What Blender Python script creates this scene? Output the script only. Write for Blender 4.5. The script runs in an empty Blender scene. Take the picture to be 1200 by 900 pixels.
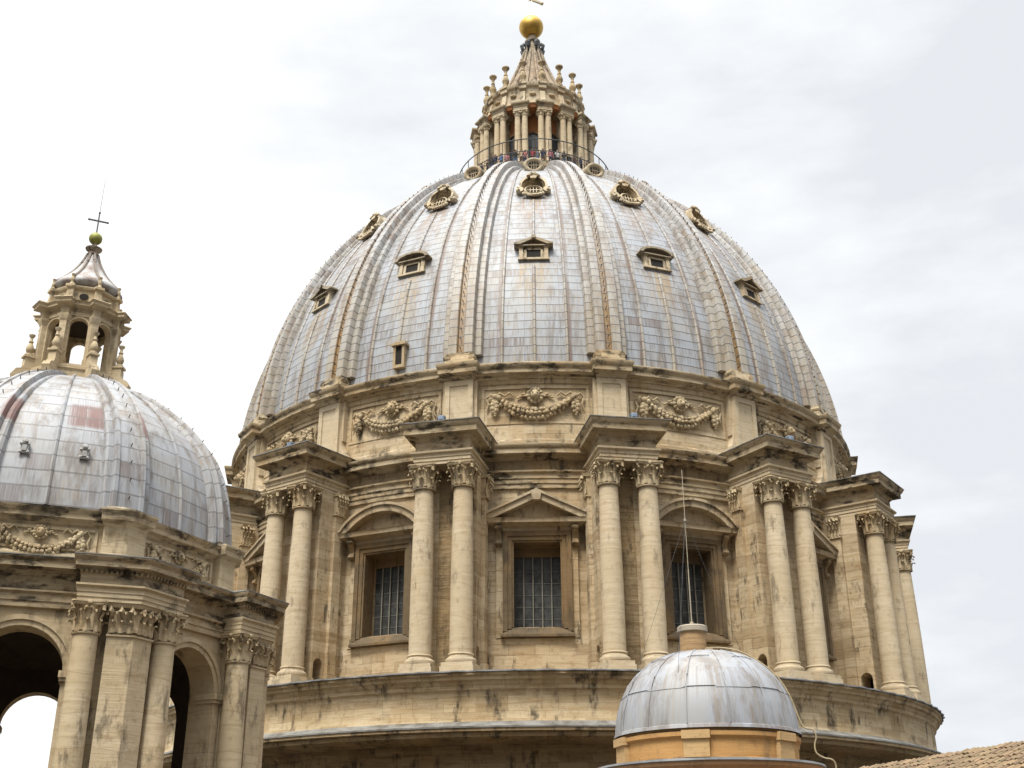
import bpy, math, random
from math import sin, cos, pi, sqrt, radians, atan2, tan
from mathutils import Matrix, Vector
random.seed(7)
S = bpy.context.scene
COL = S.collection

# ------------------------------------------------------------------ camera
cam_d = bpy.data.cameras.new('camera')
cam_o = bpy.data.objects.new('camera', cam_d)
COL.objects.link(cam_o)
cam_d.sensor_width = 36.0
cam_d.lens = 1359.5 / 1200 * 36
cam_d.clip_start = 0.1
cam_d.clip_end = 5000
PITCH, YAW, ROLL, DIST = radians(23.648), radians(-1.408), radians(-0.225), 91.335
fw = Vector((sin(YAW)*cos(PITCH), cos(YAW)*cos(PITCH), sin(PITCH)))
rt = Vector((cos(YAW), -sin(YAW), 0))
up = rt.cross(fw)
r2 = cos(ROLL)*rt + sin(ROLL)*up
u2 = -sin(ROLL)*rt + cos(ROLL)*up
M = Matrix((r2, u2, -fw)).transposed().to_4x4()
M.translation = Vector((0, -DIST, 0))
cam_o.matrix_world = M
S.camera = cam_o

# ------------------------------------------------------------------ light
SUN_AZ = radians(-22)      # measured from the camera side (-Y), negative = left
SUN_EL = radians(60)
sd = bpy.data.lights.new('sun', 'SUN')
sd.energy = 3.7
sd.angle = radians(16)
sd.color = (1.0, 0.95, 0.86)
so = bpy.data.objects.new('sun', sd)
COL.objects.link(so)
sun_dir = Vector((sin(SUN_AZ)*cos(SUN_EL), -cos(SUN_AZ)*cos(SUN_EL), sin(SUN_EL)))
so.rotation_euler = sun_dir.to_track_quat('Z', 'Y').to_euler()

W = bpy.data.worlds.new('World')
S.world = W
W.use_nodes = True
wn = W.node_tree
wn.nodes.clear()
S.view_settings.view_transform = 'Standard'
S.view_settings.look = 'None'
S.view_settings.gamma = 1
S.view_settings.exposure = 0.06
S.view_settings.use_curve_mapping = False


class NT:
    """small helper to write node graphs"""
    def __init__(self, tree):
        self.t = tree
    def n(self, typ, props=None, **ins):
        nd = self.t.nodes.new(typ)
        for k, v in (props or {}).items():
            setattr(nd, k, v)
        for k, v in ins.items():
            key = int(k[1:]) if k[0] == 'i' and k[1:].isdigit() else k.replace('_', ' ')
            self.put(nd.inputs[key], v)
        return nd
    def put(self, sock, v):
        if isinstance(v, bpy.types.NodeSocket):
            self.t.links.new(v, sock)
        elif isinstance(v, bpy.types.Node):
            self.t.links.new(v.outputs[0], sock)
        else:
            if isinstance(v, (tuple, list)) and len(v) == 3 and sock.type == 'RGBA':
                v = (*v, 1)
            sock.default_value = v
    def math(self, op, a, b=0.0, c=None, clamp=False):
        nd = self.t.nodes.new('ShaderNodeMath')
        nd.operation = op
        nd.use_clamp = clamp
        self.put(nd.inputs[0], a)
        self.put(nd.inputs[1], b)
        if c is not None:
            self.put(nd.inputs[2], c)
        return nd.outputs[0]
    def mix(self, f, a, b, blend='MIX'):
        nd = self.t.nodes.new('ShaderNodeMix')
        nd.data_type = 'RGBA'
        nd.blend_type = blend
        self.put(nd.inputs[0], f)
        self.put(nd.inputs[6], a)
        self.put(nd.inputs[7], b)
        return nd.outputs[2]
    def noise(self, vec, scale=1.0, detail=4.0, rough=0.55, dims='3D'):
        nd = self.n('ShaderNodeTexNoise', {'noise_dimensions': dims}, Vector=vec, Scale=scale, Detail=detail, Roughness=rough)
        return nd.outputs[0]
    def ramp(self, f, lo, hi):
        nd = self.t.nodes.new('ShaderNodeMapRange')
        nd.clamp = True
        self.put(nd.inputs[0], f)
        nd.inputs[1].default_value = lo
        nd.inputs[2].default_value = hi
        return nd.outputs[0]
    def vmul(self, v, xyz):
        nd = self.t.nodes.new('ShaderNodeVectorMath')
        nd.operation = 'MULTIPLY'
        self.put(nd.inputs[0], v)
        nd.inputs[1].default_value = xyz
        return nd.outputs[0]


w = NT(wn)
sky = w.n('ShaderNodeTexSky', {'sky_type': 'NISHITA', 'sun_disc': False, 'sun_elevation': SUN_EL,
                               'sun_rotation': pi - SUN_AZ, 'air_density': 1.0, 'dust_density': 2.0})
tc = w.n('ShaderNodeTexCoord')
sep = w.n('ShaderNodeSeparateXYZ', Vector=tc.outputs['Generated'])
n1 = w.noise(w.vmul(tc.outputs['Generated'], (1.0, 1.0, 2.2)), 2.6, 6, 0.5)
n2 = w.noise(w.vmul(tc.outputs['Generated'], (1.0, 1.0, 3.0)), 7.0, 5, 0.55)
cl = w.math('ADD', w.math('MULTIPLY', n1, 0.7), w.math('MULTIPLY', n2, 0.3))
cl = w.math('SUBTRACT', cl, w.math('MULTIPLY', sep.outputs[0], 0.42))
cl = w.ramp(cl, 0.36, 0.62)
cloud = w.mix(cl, (6.6, 6.85, 7.2), (9.3, 9.35, 9.3))
zen = w.math('ADD', 1.0, w.math('MULTIPLY', w.n('ShaderNodeMapRange', {'interpolation_type': 'SMOOTHSTEP'}, i0=sep.outputs[2], i1=0.68, i2=0.98).outputs[0], 2.6))
sdot = w.n('ShaderNodeVectorMath', {'operation': 'DOT_PRODUCT'}, i0=tc.outputs['Generated'], i1=tuple(sun_dir))
glow = w.math('POWER', w.math('MAXIMUM', sdot.outputs['Value'], 0.0), 5.0)
zen = w.math('ADD', zen, w.math('MULTIPLY', glow, 1.6))
# unseen low sky behind the camera, dimmed to deepen shade on the facade
low = w.math('MULTIPLY', w.ramp(sep.outputs[1], 0.1, -0.4), w.ramp(sep.outputs[2], 0.75, 0.1))
zen = w.math('MULTIPLY', zen, w.math('SUBTRACT', 1.0, w.math('MULTIPLY', low, 0.85)))
cl2 = w.n('ShaderNodeVectorMath', {'operation': 'SCALE'}, i0=cloud)
w.put(cl2.inputs['Scale'], zen)
skymix = w.mix(0.97, sky.outputs[0], cl2.outputs[0])
bg = w.n('ShaderNodeBackground', Color=skymix, Strength=0.12)
wo = w.n('ShaderNodeOutputWorld', Surface=bg)


# ------------------------------------------------------------------ materials
def new_mat(name):
    m = bpy.data.materials.new(name)
    m.use_nodes = True
    m.node_tree.nodes.clear()
    t = NT(m.node_tree)
    b = t.n('ShaderNodeBsdfPrincipled')
    t.n('ShaderNodeOutputMaterial', Surface=b.outputs[0])
    return m, t, b


def stone(name, light, mid, dark, soot=0.45, sootcol=(0.035, 0.028, 0.02), joints=0.0, band=1.0, lichen=0.6, course=0.62, bump=0.3, ochre=0.25, sootlo=0.53, drums=0.0, sootsc=1.6, sootz=0.33, pit=0.5):
    """weathered travertine: bedding bands, coursing, soot patches with run-off streaks, lichen on ledges"""
    m, t, b = new_mat(name)
    geo = t.n('ShaderNodeNewGeometry')
    P = geo.outputs['Position']
    big = t.noise(P, 0.22, 3, 0.55)
    fine = t.noise(P, 2.6, 5, 0.6)
    bed = t.noise(t.vmul(P, (0.45, 0.45, 5.5)), 1.0, 5, 0.62)
    bed2 = t.noise(t.vmul(P, (0.9, 0.9, 15.0)), 1.0, 3, 0.6)
    bedf = t.math('ADD', t.math('MULTIPLY', bed, 0.65), t.math('MULTIPLY', bed2, 0.35))
    c = t.mix(t.math('MULTIPLY', t.ramp(bedf, 0.44, 0.62), band), light, mid)
    c = t.mix(t.math('MULTIPLY', t.ramp(bed, 0.56, 0.72), band*0.35), c, dark)
    c = t.mix(t.math('MULTIPLY', t.ramp(big, 0.46, 0.62), 0.5), c, mid)
    c = t.mix(t.math('MULTIPLY', t.ramp(fine, 0.54, 0.68), 0.5), c, dark)
    oc = t.noise(t.vmul(P, (0.5, 0.5, 0.22)), 0.8, 4, 0.6)
    c = t.mix(t.math('MULTIPLY', t.ramp(oc, 0.50, 0.62), ochre), c, (0.40, 0.235, 0.085))
    if drums > 0:
        zz = t.n('ShaderNodeSeparateXYZ', Vector=P).outputs[2]
        zr = t.math('DIVIDE', t.math('ADD', zz, t.math('MULTIPLY', t.noise(P, 0.15, 1), 3.0)), drums)
        w1 = t.n('ShaderNodeTexWhiteNoise', {'noise_dimensions': '1D'})
        t.put(w1.inputs['W'], t.math('FLOOR', zr))
        c = t.mix(t.math('MULTIPLY', w1.outputs[0], 0.45), c, mid)
        c = t.mix(t.math('MULTIPLY', t.math('LESS_THAN', t.math('FRACT', zr), 0.02), 0.5), c, dark)
    if joints > 0:
        sx = t.n('ShaderNodeSeparateXYZ', Vector=P)
        row = t.math('DIVIDE', sx.outputs[2], course)
        fr = t.math('FRACT', row)
        jl = t.math('LESS_THAN', fr, 0.05)
        wn_ = t.n('ShaderNodeTexWhiteNoise', {'noise_dimensions': '1D'})
        t.put(wn_.inputs['W'], t.math('FLOOR', row))
        ang = t.math('ARCTAN2', sx.outputs[0], sx.outputs[1])
        colm = t.math('ADD', t.math('MULTIPLY', ang, 16.0), t.math('MULTIPLY', wn_.outputs[0], 9.0))
        jv = t.math('LESS_THAN', t.math('FRACT', colm), 0.018)
        blk = t.n('ShaderNodeTexWhiteNoise', {'noise_dimensions': '2D'})
        cv = t.n('ShaderNodeCombineXYZ', X=t.math('FLOOR', colm), Y=t.math('FLOOR', row))
        t.put(blk.inputs['Vector'], cv.outputs[0])
        c = t.mix(t.math('MULTIPLY', t.ramp(blk.outputs[0], 0.55, 1.0), 0.42), c, dark)
        c = t.mix(t.math('MULTIPLY', t.ramp(blk.outputs[0], 0.3, 0.0), 0.3), c, light)
        jn = t.ramp(t.noise(P, 0.9, 3), 0.42, 0.6)
        c = t.mix(t.math('MULTIPLY', t.math('MULTIPLY', t.math('MAXIMUM', jl, jv), jn), joints), c, (0.10, 0.075, 0.045))
    st = t.noise(t.vmul(P, (sootsc, sootsc, sootsc*sootz)), 1.0, 6, 0.7)
    st2 = t.noise(t.vmul(P, (0.45, 0.45, 0.7)), 0.9, 4, 0.6)
    sf = t.math('MULTIPLY', t.ramp(st, sootlo, sootlo+0.10), t.ramp(st2, 0.40, 0.54))
    c = t.mix(t.math('MULTIPLY', sf, soot), c, sootcol)
    pits = t.noise(t.vmul(P, (3.0, 3.0, 6.0)), 2.4, 4, 0.75)
    c = t.mix(t.math('MULTIPLY', t.ramp(pits, 0.60, 0.68), pit), c, (0.09, 0.065, 0.04))
    nz = t.n('ShaderNodeSeparateXYZ', Vector=geo.outputs['True Normal'])
    lf = t.math('MULTIPLY', t.ramp(nz.outputs[2], 0.45, 0.8), t.ramp(t.noise(P, 1.7, 4), 0.3, 0.55))
    c = t.mix(t.math('MULTIPLY', lf, lichen), c, (0.07, 0.065, 0.055))
    t.put(b.inputs['Base Color'], c)
    b.inputs['Roughness'].default_value = 0.88
    b.inputs['Specular IOR Level'].default_value = 0.25
    h = t.math('ADD', t.math('MULTIPLY', bedf, 0.6), t.math('MULTIPLY', fine, 0.5))
    bp = t.n('ShaderNodeBump', Strength=bump, Distance=0.12, Height=h)
    t.put(b.inputs['Normal'], bp.outputs[0])
    return m


def lead(name, base=(0.56, 0.60, 0.67), warm=0.6, red=0.7, seam=1.0, rough=0.5, zwarm=None, vseam=0.25, stains=False, us=1.0, patch=None, gain=0.79, chan=False):
    """lead sheets: one uv unit per sheet, per-sheet tone, run-off streaks, seams"""
    m, t, b = new_mat(name)
    geo = t.n('ShaderNodeNewGeometry')
    P = geo.outputs['Position']
    uv = t.n('ShaderNodeUVMap', {'uv_map': 'UVMap'})
    s = t.n('ShaderNodeSeparateXYZ', Vector=uv.outputs[0])
    u, v = s.outputs[0], s.outputs[1]
    wob = t.math('MULTIPLY', t.math('SUBTRACT', t.noise(P, 1.3, 2), 0.5), 0.10)
    v2 = t.math('ADD', v, wob)
    cell = t.n('ShaderNodeCombineXYZ', X=t.math('FLOOR', u), Y=t.math('FLOOR', v2))
    wn_ = t.n('ShaderNodeTexWhiteNoise', {'noise_dimensions': '2D'})
    t.put(wn_.inputs['Vector'], cell.outputs[0])
    r1 = wn_.outputs[0]
    rs = t.n('ShaderNodeSeparateColor', Color=wn_.outputs[1])
    c = t.mix(t.ramp(t.noise(P, 0.35, 4), 0.35, 0.65), base, tuple(x*0.9 for x in base))
    c = t.mix(t.math('MULTIPLY', r1, 0.10), c, tuple(x*1.15 for x in base))
    c = t.mix(t.math('MULTIPLY', t.ramp(rs.outputs[1], 0.8, 1.0), 0.18), c, (0.33, 0.32, 0.32))
    c = t.mix(t.math('MULTIPLY', t.ramp(t.noise(P, 0.5, 5), 0.48, 0.62), 0.28), c, (0.44, 0.40, 0.32))
    gz = t.noise(t.vmul(P, (1.6, 1.6, 0.25)), 1.0, 5, 0.7)
    c = t.mix(t.math('MULTIPLY', t.ramp(gz, 0.48, 0.62), 0.8), c, (0.215, 0.19, 0.17))
    fy = t.math('FRACT', v2)
    fx = t.math('FRACT', u)
    # vertical streaks, strongest just under the upper seam of the sheet
    suv = t.n('ShaderNodeCombineXYZ', X=t.math('MULTIPLY', u, us*9.0), Y=t.math('MULTIPLY', v, 0.55))
    stn = t.noise(suv.outputs[0], 1.0, 4, 0.7)
    srow = t.n('ShaderNodeCombineXYZ', X=t.math('MULTIPLY', u, us*13.0), Y=t.math('MULTIPLY', t.math('FLOOR', v2), 7.3))
    stn2 = t.noise(srow.outputs[0], 1.0, 3, 0.7)
    reg = t.noise(P, 0.42, 3, 0.6)
    f1 = t.math('MULTIPLY', t.math('MULTIPLY', t.ramp(stn2, 0.48, 0.58), t.ramp(fy, 0.1, 0.8)), t.ramp(reg, 0.42, 0.54))
    c = t.mix(t.math('MULTIPLY', f1, 0.75*red), c, (0.175, 0.125, 0.085))
    f2 = t.math('MULTIPLY', t.ramp(stn, 0.50, 0.62), t.ramp(t.noise(P, 0.3, 3), 0.40, 0.55))
    c = t.mix(t.math('MULTIPLY', f2, 0.65*warm), c, (0.40, 0.285, 0.14))
    # whole sheets oxidised red brown
    f3 = t.math('MULTIPLY', t.math('GREATER_THAN', r1, 0.975), t.ramp(stn2, 0.32, 0.52))
    c = t.mix(t.math('MULTIPLY', f3, 0.85*red), c, (0.155, 0.105, 0.085))
    if patch:
        e = 0.12
        pm = t.math('MULTIPLY', t.math('MULTIPLY', t.ramp(u, patch[0]-e, patch[0]+e), t.ramp(u, patch[1]+e, patch[1]-e)), t.math('MULTIPLY', t.ramp(v2, patch[2]-e, patch[2]+e), t.ramp(v2, patch[3]+e, patch[3]-e)))
        pm = t.math('MULTIPLY', pm, t.ramp(stn2, 0.28, 0.5))
        c = t.mix(t.math('MULTIPLY', pm, 0.9), c, (0.19, 0.085, 0.068))
    if stains:
        sp = t.n('ShaderNodeSeparateXYZ', Vector=P)
        ang = t.math('SUBTRACT', t.math('ARCTAN2', sp.outputs[0], t.math('MULTIPLY', sp.outputs[1], -1.0)), -0.0083)
        da = t.math('PINGPONG', t.math('MULTIPLY', ang, 180/pi), 11.25)     # 0 at the middle of a bay
        szz = sp.outputs[2]
        sn = t.noise(t.vmul(uv.outputs[0], (10.0, 0.22, 1.0)), 1.0, 5, 0.7)
        sn2 = t.noise(t.vmul(uv.outputs[0], (4.4, 0.12, 1.0)), 1.0, 4, 0.7)
        for (z1, z0, wd, colr, amt) in ((46.9, 41.6, 3.6, (0.22, 0.125, 0.085), 0.85), (46.9, 43.4, 2.6, (0.42, 0.29, 0.13), 0.6), (39.1, 34.6, 3.4, (0.40, 0.27, 0.11), 0.75), (39.1, 31.0, 1.3, (0.44, 0.34, 0.19), 0.6)):
            mk = t.math('MULTIPLY', t.ramp(da, wd, wd*0.6), t.math('MULTIPLY', t.ramp(szz, z0, z1-0.6), t.ramp(szz, z1+0.2, z1-0.1)))
            c = t.mix(t.math('MULTIPLY', t.math('MULTIPLY', mk, t.ramp(sn, 0.42, 0.58)), amt), c, colr)
        edge = t.ramp(t.math('ABSOLUTE', t.math('SUBTRACT', da, 5.55)), 0.55, 0.15)
        c = t.mix(t.math('MULTIPLY', t.math('MULTIPLY', edge, t.ramp(sn2, 0.38, 0.53)), 0.9), c, (0.19, 0.125, 0.09))
        edge2 = t.ramp(da, 6.2, 8.8)
        c = t.mix(t.math('MULTIPLY', t.math('MULTIPLY', edge2, t.ramp(sn, 0.43, 0.58)), 0.7), c, (0.20, 0.16, 0.125))
    if zwarm:
        z = t.n('ShaderNodeSeparateXYZ', Vector=P).outputs[2]
        fz = t.math('MULTIPLY', t.ramp(t.math('ADD', z, t.math('MULTIPLY', t.noise(P, 0.6, 4), 14.0)), zwarm[1], zwarm[0]), 0.5)
        c = t.mix(fz, c, (0.46, 0.37, 0.22))
    if chan:
        zc_ = t.n('ShaderNodeSeparateXYZ', Vector=P).outputs[2]
        mk = t.math('MULTIPLY', t.ramp(u, 1.9, 2.0), t.ramp(u, 3.02, 2.96))
        mk = t.math('MULTIPLY', mk, t.ramp(t.math('ADD', zc_, t.math('MULTIPLY', t.noise(P, 0.5, 4), 16.0)), 56.0, 42.0))
        c = t.mix(t.math('MULTIPLY', mk, 0.85), c, (0.34, 0.20, 0.065))
        rn = t.noise(t.vmul(P, (1.2, 1.2, 0.2)), 1.0, 5, 0.7)
        c = t.mix(t.math('MULTIPLY', t.ramp(rn, 0.50, 0.62), 0.6), c, (0.27, 0.20, 0.15))
    c = t.mix(1.0, c, (gain, gain, gain), 'MULTIPLY')
    ls = t.math('MAXIMUM', t.math('LESS_THAN', fy, 0.10), t.math('MULTIPLY', t.math('LESS_THAN', fx, 0.03), vseam))
    c = t.mix(t.math('MULTIPLY', ls, seam), c, (0.11, 0.10, 0.09))
    t.put(b.inputs['Base Color'], c)
    b.inputs['Roughness'].default_value = rough
    b.inputs['Metallic'].default_value = 0.0
    b.inputs['Specular IOR Level'].default_value = 0.4
    hh = t.math('SUBTRACT', t.math('MULTIPLY', t.noise(P, 1.4, 4), 0.35), t.math('MULTIPLY', fy, 0.35))
    bp = t.n('ShaderNodeBump', Strength=0.35, Distance=0.08, Height=hh)
    t.put(b.inputs['Normal'], bp.outputs[0])
    return m


def plain(name, col, rough=0.6, metal=0.0, var=0.3, scale=2.0, spec=0.4, dark=None):
    m, t, b = new_mat(name)
    geo = t.n('ShaderNodeNewGeometry')
    n = t.noise(geo.outputs['Position'], scale, 5, 0.6)
    d = dark or tuple(x*0.55 for x in col)
    c = t.mix(t.math('MULTIPLY', t.ramp(n, 0.4, 0.7), var*2), col, d)
    t.put(b.inputs['Base Color'], c)
    b.inputs['Roughness'].default_value = rough
    b.inputs['Metallic'].default_value = metal
    b.inputs['Specular IOR Level'].default_value = spec
    return m


LT, MD, DK = (0.555, 0.455, 0.31), (0.42, 0.32, 0.185), (0.235, 0.15, 0.07)
M_WALL = stone('travertine_ashlar', LT, MD, DK, soot=0.75, joints=0.7, band=0.9, sootlo=0.54)
M_COL = stone('travertine_column', (0.575, 0.485, 0.345), (0.475, 0.38, 0.245), (0.33, 0.245, 0.145), soot=0.5, pit=0.2, band=0.9, ochre=0.15, sootlo=0.56, drums=1.7)
M_TRIM = stone('travertine_cornice', (0.48, 0.395, 0.265), (0.34, 0.26, 0.155), DK, soot=0.93, band=0.7, lichen=0.9, sootlo=0.47, sootsc=0.8, sootz=2.6)
M_CARV = stone('travertine_carving', (0.49, 0.40, 0.26), (0.36, 0.265, 0.145), (0.18, 0.12, 0.06), soot=0.75, band=0.4, bump=0.5, lichen=0.7)
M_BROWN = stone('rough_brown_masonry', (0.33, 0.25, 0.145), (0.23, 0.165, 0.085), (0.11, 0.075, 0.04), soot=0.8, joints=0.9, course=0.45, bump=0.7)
M_FRAME = stone('shaded_sooty_window_stone', (0.155, 0.115, 0.068), (0.115, 0.08, 0.045), (0.065, 0.045, 0.025), soot=0.6, band=0.6)  # soot-brown frames, with the shade of the deep windows mixed into the colour
M_FRZ = stone('shaded_sooty_frieze', (0.27, 0.205, 0.125), (0.20, 0.145, 0.08), (0.11, 0.075, 0.04), soot=0.8, band=0.6, sootlo=0.5)  # sooty stone, darkened further by painting in the cornice shade over the frieze
M_PED = stone('grey_pediment_stone', (0.46, 0.38, 0.26), (0.33, 0.25, 0.155), (0.19, 0.13, 0.075), soot=0.75, band=0.5, lichen=0.6)
M_POD = stone('podium_masonry', (0.555, 0.45, 0.295), (0.42, 0.315, 0.175), (0.25, 0.165, 0.08), soot=0.85, joints=0.5, course=0.4, sootlo=0.52, sootsc=1.0)
M_OCT = stone('chapel_travertine', (0.56, 0.465, 0.32), (0.44, 0.345, 0.21), (0.27, 0.19, 0.105), soot=0.6, pit=0.25, band=0.9, ochre=0.2, drums=1.3)
M_LAN = stone('lantern_stone', (0.52, 0.445, 0.32), (0.42, 0.34, 0.225), DK, soot=0.75, band=0.5, ochre=0.2, sootlo=0.51)
M_DORM = stone('dormer_stone', (0.33, 0.285, 0.21), (0.24, 0.195, 0.135), (0.13, 0.095, 0.06), soot=0.85, band=0.4, ochre=0.25, lichen=0.9)
M_LEAD = lead('lead_sheet', base=(0.405, 0.435, 0.475), stains=True, red=0.75, us=2.0, vseam=0.3)
M_RIB = lead('lead_rib', base=(0.46, 0.465, 0.465), warm=0.8, red=0.7, zwarm=(36.0, 50.0), vseam=0.0, chan=True)
M_OLEAD = lead('chapel_lead', base=(0.43, 0.445, 0.47), warm=0.6, red=0.6, seam=0.6, vseam=0.4, patch=(3.35, 5.6, 5.3, 7.3))
M_TLEAD = lead('turret_lead', base=(0.38, 0.40, 0.435), warm=0.3, red=0.6, seam=0.0, vseam=0.0, rough=0.5)
M_FLASH = plain('lead_flashing', (0.25, 0.26, 0.27), 0.6, var=0.4, scale=1.3, dark=(0.06, 0.055, 0.05))
M_PALEFLASH = plain('pale_lead_flashing', (0.22, 0.215, 0.20), 0.75, var=0.5, scale=1.3, dark=(0.08, 0.07, 0.055))
M_HOOK = plain('rusty_iron', (0.06, 0.04, 0.03), 0.8)
M_DARK = plain('dark_interior', (0.018, 0.015, 0.012), 0.9)
M_GLASS = plain('old_glass', (0.058, 0.060, 0.056), 0.55, spec=0.35, var=0.5, scale=2.5, dark=(0.012, 0.013, 0.013))
M_BAR = plain('pale_iron_bar', (0.21, 0.195, 0.16), 0.7)
M_GOLD = plain('gilded_metal', (0.58, 0.37, 0.085), 0.45, metal=0.85, var=0.4, scale=1.6, dark=(0.33, 0.19, 0.045))
M_GREEN = plain('green_gilding', (0.28, 0.28, 0.07), 0.6, metal=0.2, var=0.4, scale=4.0)
M_IRON = plain('dark_iron', (0.07, 0.075, 0.08), 0.6)
M_ORANGE = plain('terracotta_plaster', (0.42, 0.175, 0.065), 0.9, var=0.3, scale=1.2, dark=(0.25, 0.12, 0.06))
M_WINB = plain('lantern_window_glass', (0.05, 0.06, 0.08), 0.3)
M_SPIRE = stone('spire_lead_stone', (0.42, 0.36, 0.27), (0.30, 0.22, 0.15), (0.20, 0.11, 0.08), soot=0.85, sootcol=(0.05, 0.04, 0.035), band=0.5, ochre=0.2, sootlo=0.48)


# ------------------------------------------------------------------ mesh builder
class MB:
    def __init__(self):
        self.v, self.f, self.m, self.uv = [], [], [], []
        self.T = None
        self.mi = 0
        self.has_uv = False
    def add(self, vs, fs, uvs=None):
        o = len(self.v)
        if self.T is not None:
            vs = [tuple(self.T @ Vector(p)) for p in vs]
        self.v += [tuple(p) for p in vs]
        for i, f in enumerate(fs):
            self.f.append(tuple(o + j for j in f))
            self.m.append(self.mi)
            if uvs:
                self.uv.append([uvs[j] for j in f])
                self.has_uv = True
            else:
                self.uv.append([(0.5, 0.5)]*len(f))
    def loops(self, loops, cap0=True, cap1=True, closed=True):
        n = len(loops[0])
        vs = [p for l in loops for p in l]
        fs = []
        for i in range(len(loops)-1):
            for j in range(n if closed else n-1):
                k = (j+1) % n
                fs.append((i*n+j, i*n+k, (i+1)*n+k, (i+1)*n+j))
        if cap0:
            fs.append(tuple(reversed(range(n))))
        if cap1:
            fs.append(tuple(range((len(loops)-1)*n, len(loops)*n)))
        self.add(vs, fs)
    def box(self, x0, x1, y0, y1, z0, z1):
        x0, x1 = min(x0, x1), max(x0, x1); y0, y1 = min(y0, y1), max(y0, y1)
        self.loops([[(x0, y0, z), (x1, y0, z), (x1, y1, z), (x0, y1, z)] for z in (z0, z1)])
    def bx(self, t0, t1, R0, R1, z0, z1):     # bay frame: tangential, radial, height
        self.box(t0, t1, -R0, -R1, z0, z1)
    def lathe(self, prof, n=32, a0=0.0, a1=2*pi, cx=0, cy=0, capb=False, capt=False, wave=None):
        full = abs(a1-a0-2*pi) < 1e-6
        cnt = n if full else n+1
        vs, fs = [], []
        for (r, z) in prof:
            for i in range(cnt):
                a = a0+(a1-a0)*i/n
                rr = r+(wave(a) if wave else 0)
                vs.append((cx+rr*sin(a), cy-rr*cos(a), z))
        L = len(prof)
        for k in range(L-1):
            for i in range(n):
                j = (i+1) % cnt
                fs.append((k*cnt+i, k*cnt+j, (k+1)*cnt+j, (k+1)*cnt+i))
        if capb: fs.append(tuple(reversed(range(cnt))))
        if capt: fs.append(tuple(range((L-1)*cnt, L*cnt)))
        self.add(vs, fs)
    def prism(self, poly, y0, y1):            # polygon in (x,z) extruded along y from y0 (front) to y1
        n = len(poly)
        vs = [(x, y0, z) for x, z in poly]+[(x, y1, z) for x, z in poly]
        fs = [tuple(range(n)), tuple(reversed(range(n, 2*n)))]
        for i in range(n):
            j = (i+1) % n
            fs.append((j, i, n+i, n+j))
        self.add(vs, fs)
    def prism_r(self, poly, x0, x1):          # polygon in (R,z) extruded tangentially
        n = len(poly)
        vs = [(x0, -r, z) for r, z in poly]+[(x1, -r, z) for r, z in poly]
        fs = [tuple(range(n)), tuple(reversed(range(n, 2*n)))]
        for i in range(n):
            j = (i+1) % n
            fs.append((j, i, n+i, n+j))
        self.add(vs, fs)
    def tube(self, pts, r, n=6, caps=True):
        pts = [Vector(p) for p in pts]
        loops = []
        for i, p in enumerate(pts):
            d = (pts[min(i+1, len(pts)-1)]-pts[max(i-1, 0)]).normalized()
            ref = Vector((0, 0, 1)) if abs(d.z) < 0.9 else Vector((1, 0, 0))
            a = d.cross(ref).normalized(); b = d.cross(a)
            rr = r[i] if isinstance(r, (list, tuple)) else r
            loops.append([tuple(p+a*rr*cos(2*pi*k/n)+b*rr*sin(2*pi*k/n)) for k in range(n)])
        self.loops(loops, caps, caps)
    def sphere(self, c, r, seg=8, rings=6, sc=(1, 1, 1), jit=0.0):
        vs = [(c[0], c[1], c[2]-r*sc[2])]
        for i in range(1, rings):
            ph = -pi/2+pi*i/rings
            for j in range(seg):
                th = 2*pi*j/seg
                k = 1+random.uniform(-jit, jit)
                vs.append((c[0]+r*k*sc[0]*cos(ph)*cos(th), c[1]+r*k*sc[1]*cos(ph)*sin(th), c[2]+r*k*sc[2]*sin(ph)))
        vs.append((c[0], c[1], c[2]+r*sc[2]))
        fs = []
        for j in range(seg):
            fs.append((0, 1+(j+1) % seg, 1+j))
            b = 1+(rings-2)*seg
            fs.append((b+j, b+(j+1) % seg, len(vs)-1))
        for i in range(rings-2):
            for j in range(seg):
                a = 1+i*seg
                fs.append((a+j, a+(j+1) % seg, a+seg+(j+1) % seg, a+seg+j))
        self.add(vs, fs)
    def build(self, name, mats, parent=None, smooth=35):
        if not isinstance(mats, (list, tuple)):
            mats = [mats]
        me = bpy.data.meshes.new(name)
        me.from_pydata(self.v, [], self.f)
        for mm in mats:
            me.materials.append(mm)
        me.polygons.foreach_set('material_index', self.m)
        if self.has_uv:
            lay = me.uv_layers.new(name='UVMap')
            flat = [c for f in self.uv for p in f for c in p]
            lay.data.foreach_set('uv', flat)
        me.update()
        import bmesh
        bm = bmesh.new(); bm.from_mesh(me)
        bmesh.ops.recalc_face_normals(bm, faces=bm.faces)
        bm.to_mesh(me); bm.free()
        if smooth:
            me.shade_smooth()
            me.set_sharp_from_angle(angle=radians(smooth))
        o = bpy.data.objects.new(name, me)
        COL.objects.link(o)
        if parent:
            o.parent = parent
        return o


def empty(name, loc=(0, 0, 0), rz=0.0):
    o = bpy.data.objects.new(name, None)
    o.empty_display_size = 0.5
    COL.objects.link(o)
    o.location = loc
    o.rotation_euler = (0, 0, rz)
    return o


def tag(o, label=None, cat=None, group=None, kind=None):
    if label: o['label'] = label
    if cat: o['category'] = cat
    if group: o['group'] = group
    if kind: o['kind'] = kind
    return o


def copy_part(o, parent, rz=None):
    """copy a part and its sub-parts"""
    c = o.copy()
    COL.objects.link(c)
    c.parent = parent
    if rz is not None:
        c.rotation_euler = (0, 0, rz)
    for ch in list(o.children):
        d = ch.copy()
        COL.objects.link(d)
        d.parent = c
    return c


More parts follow.
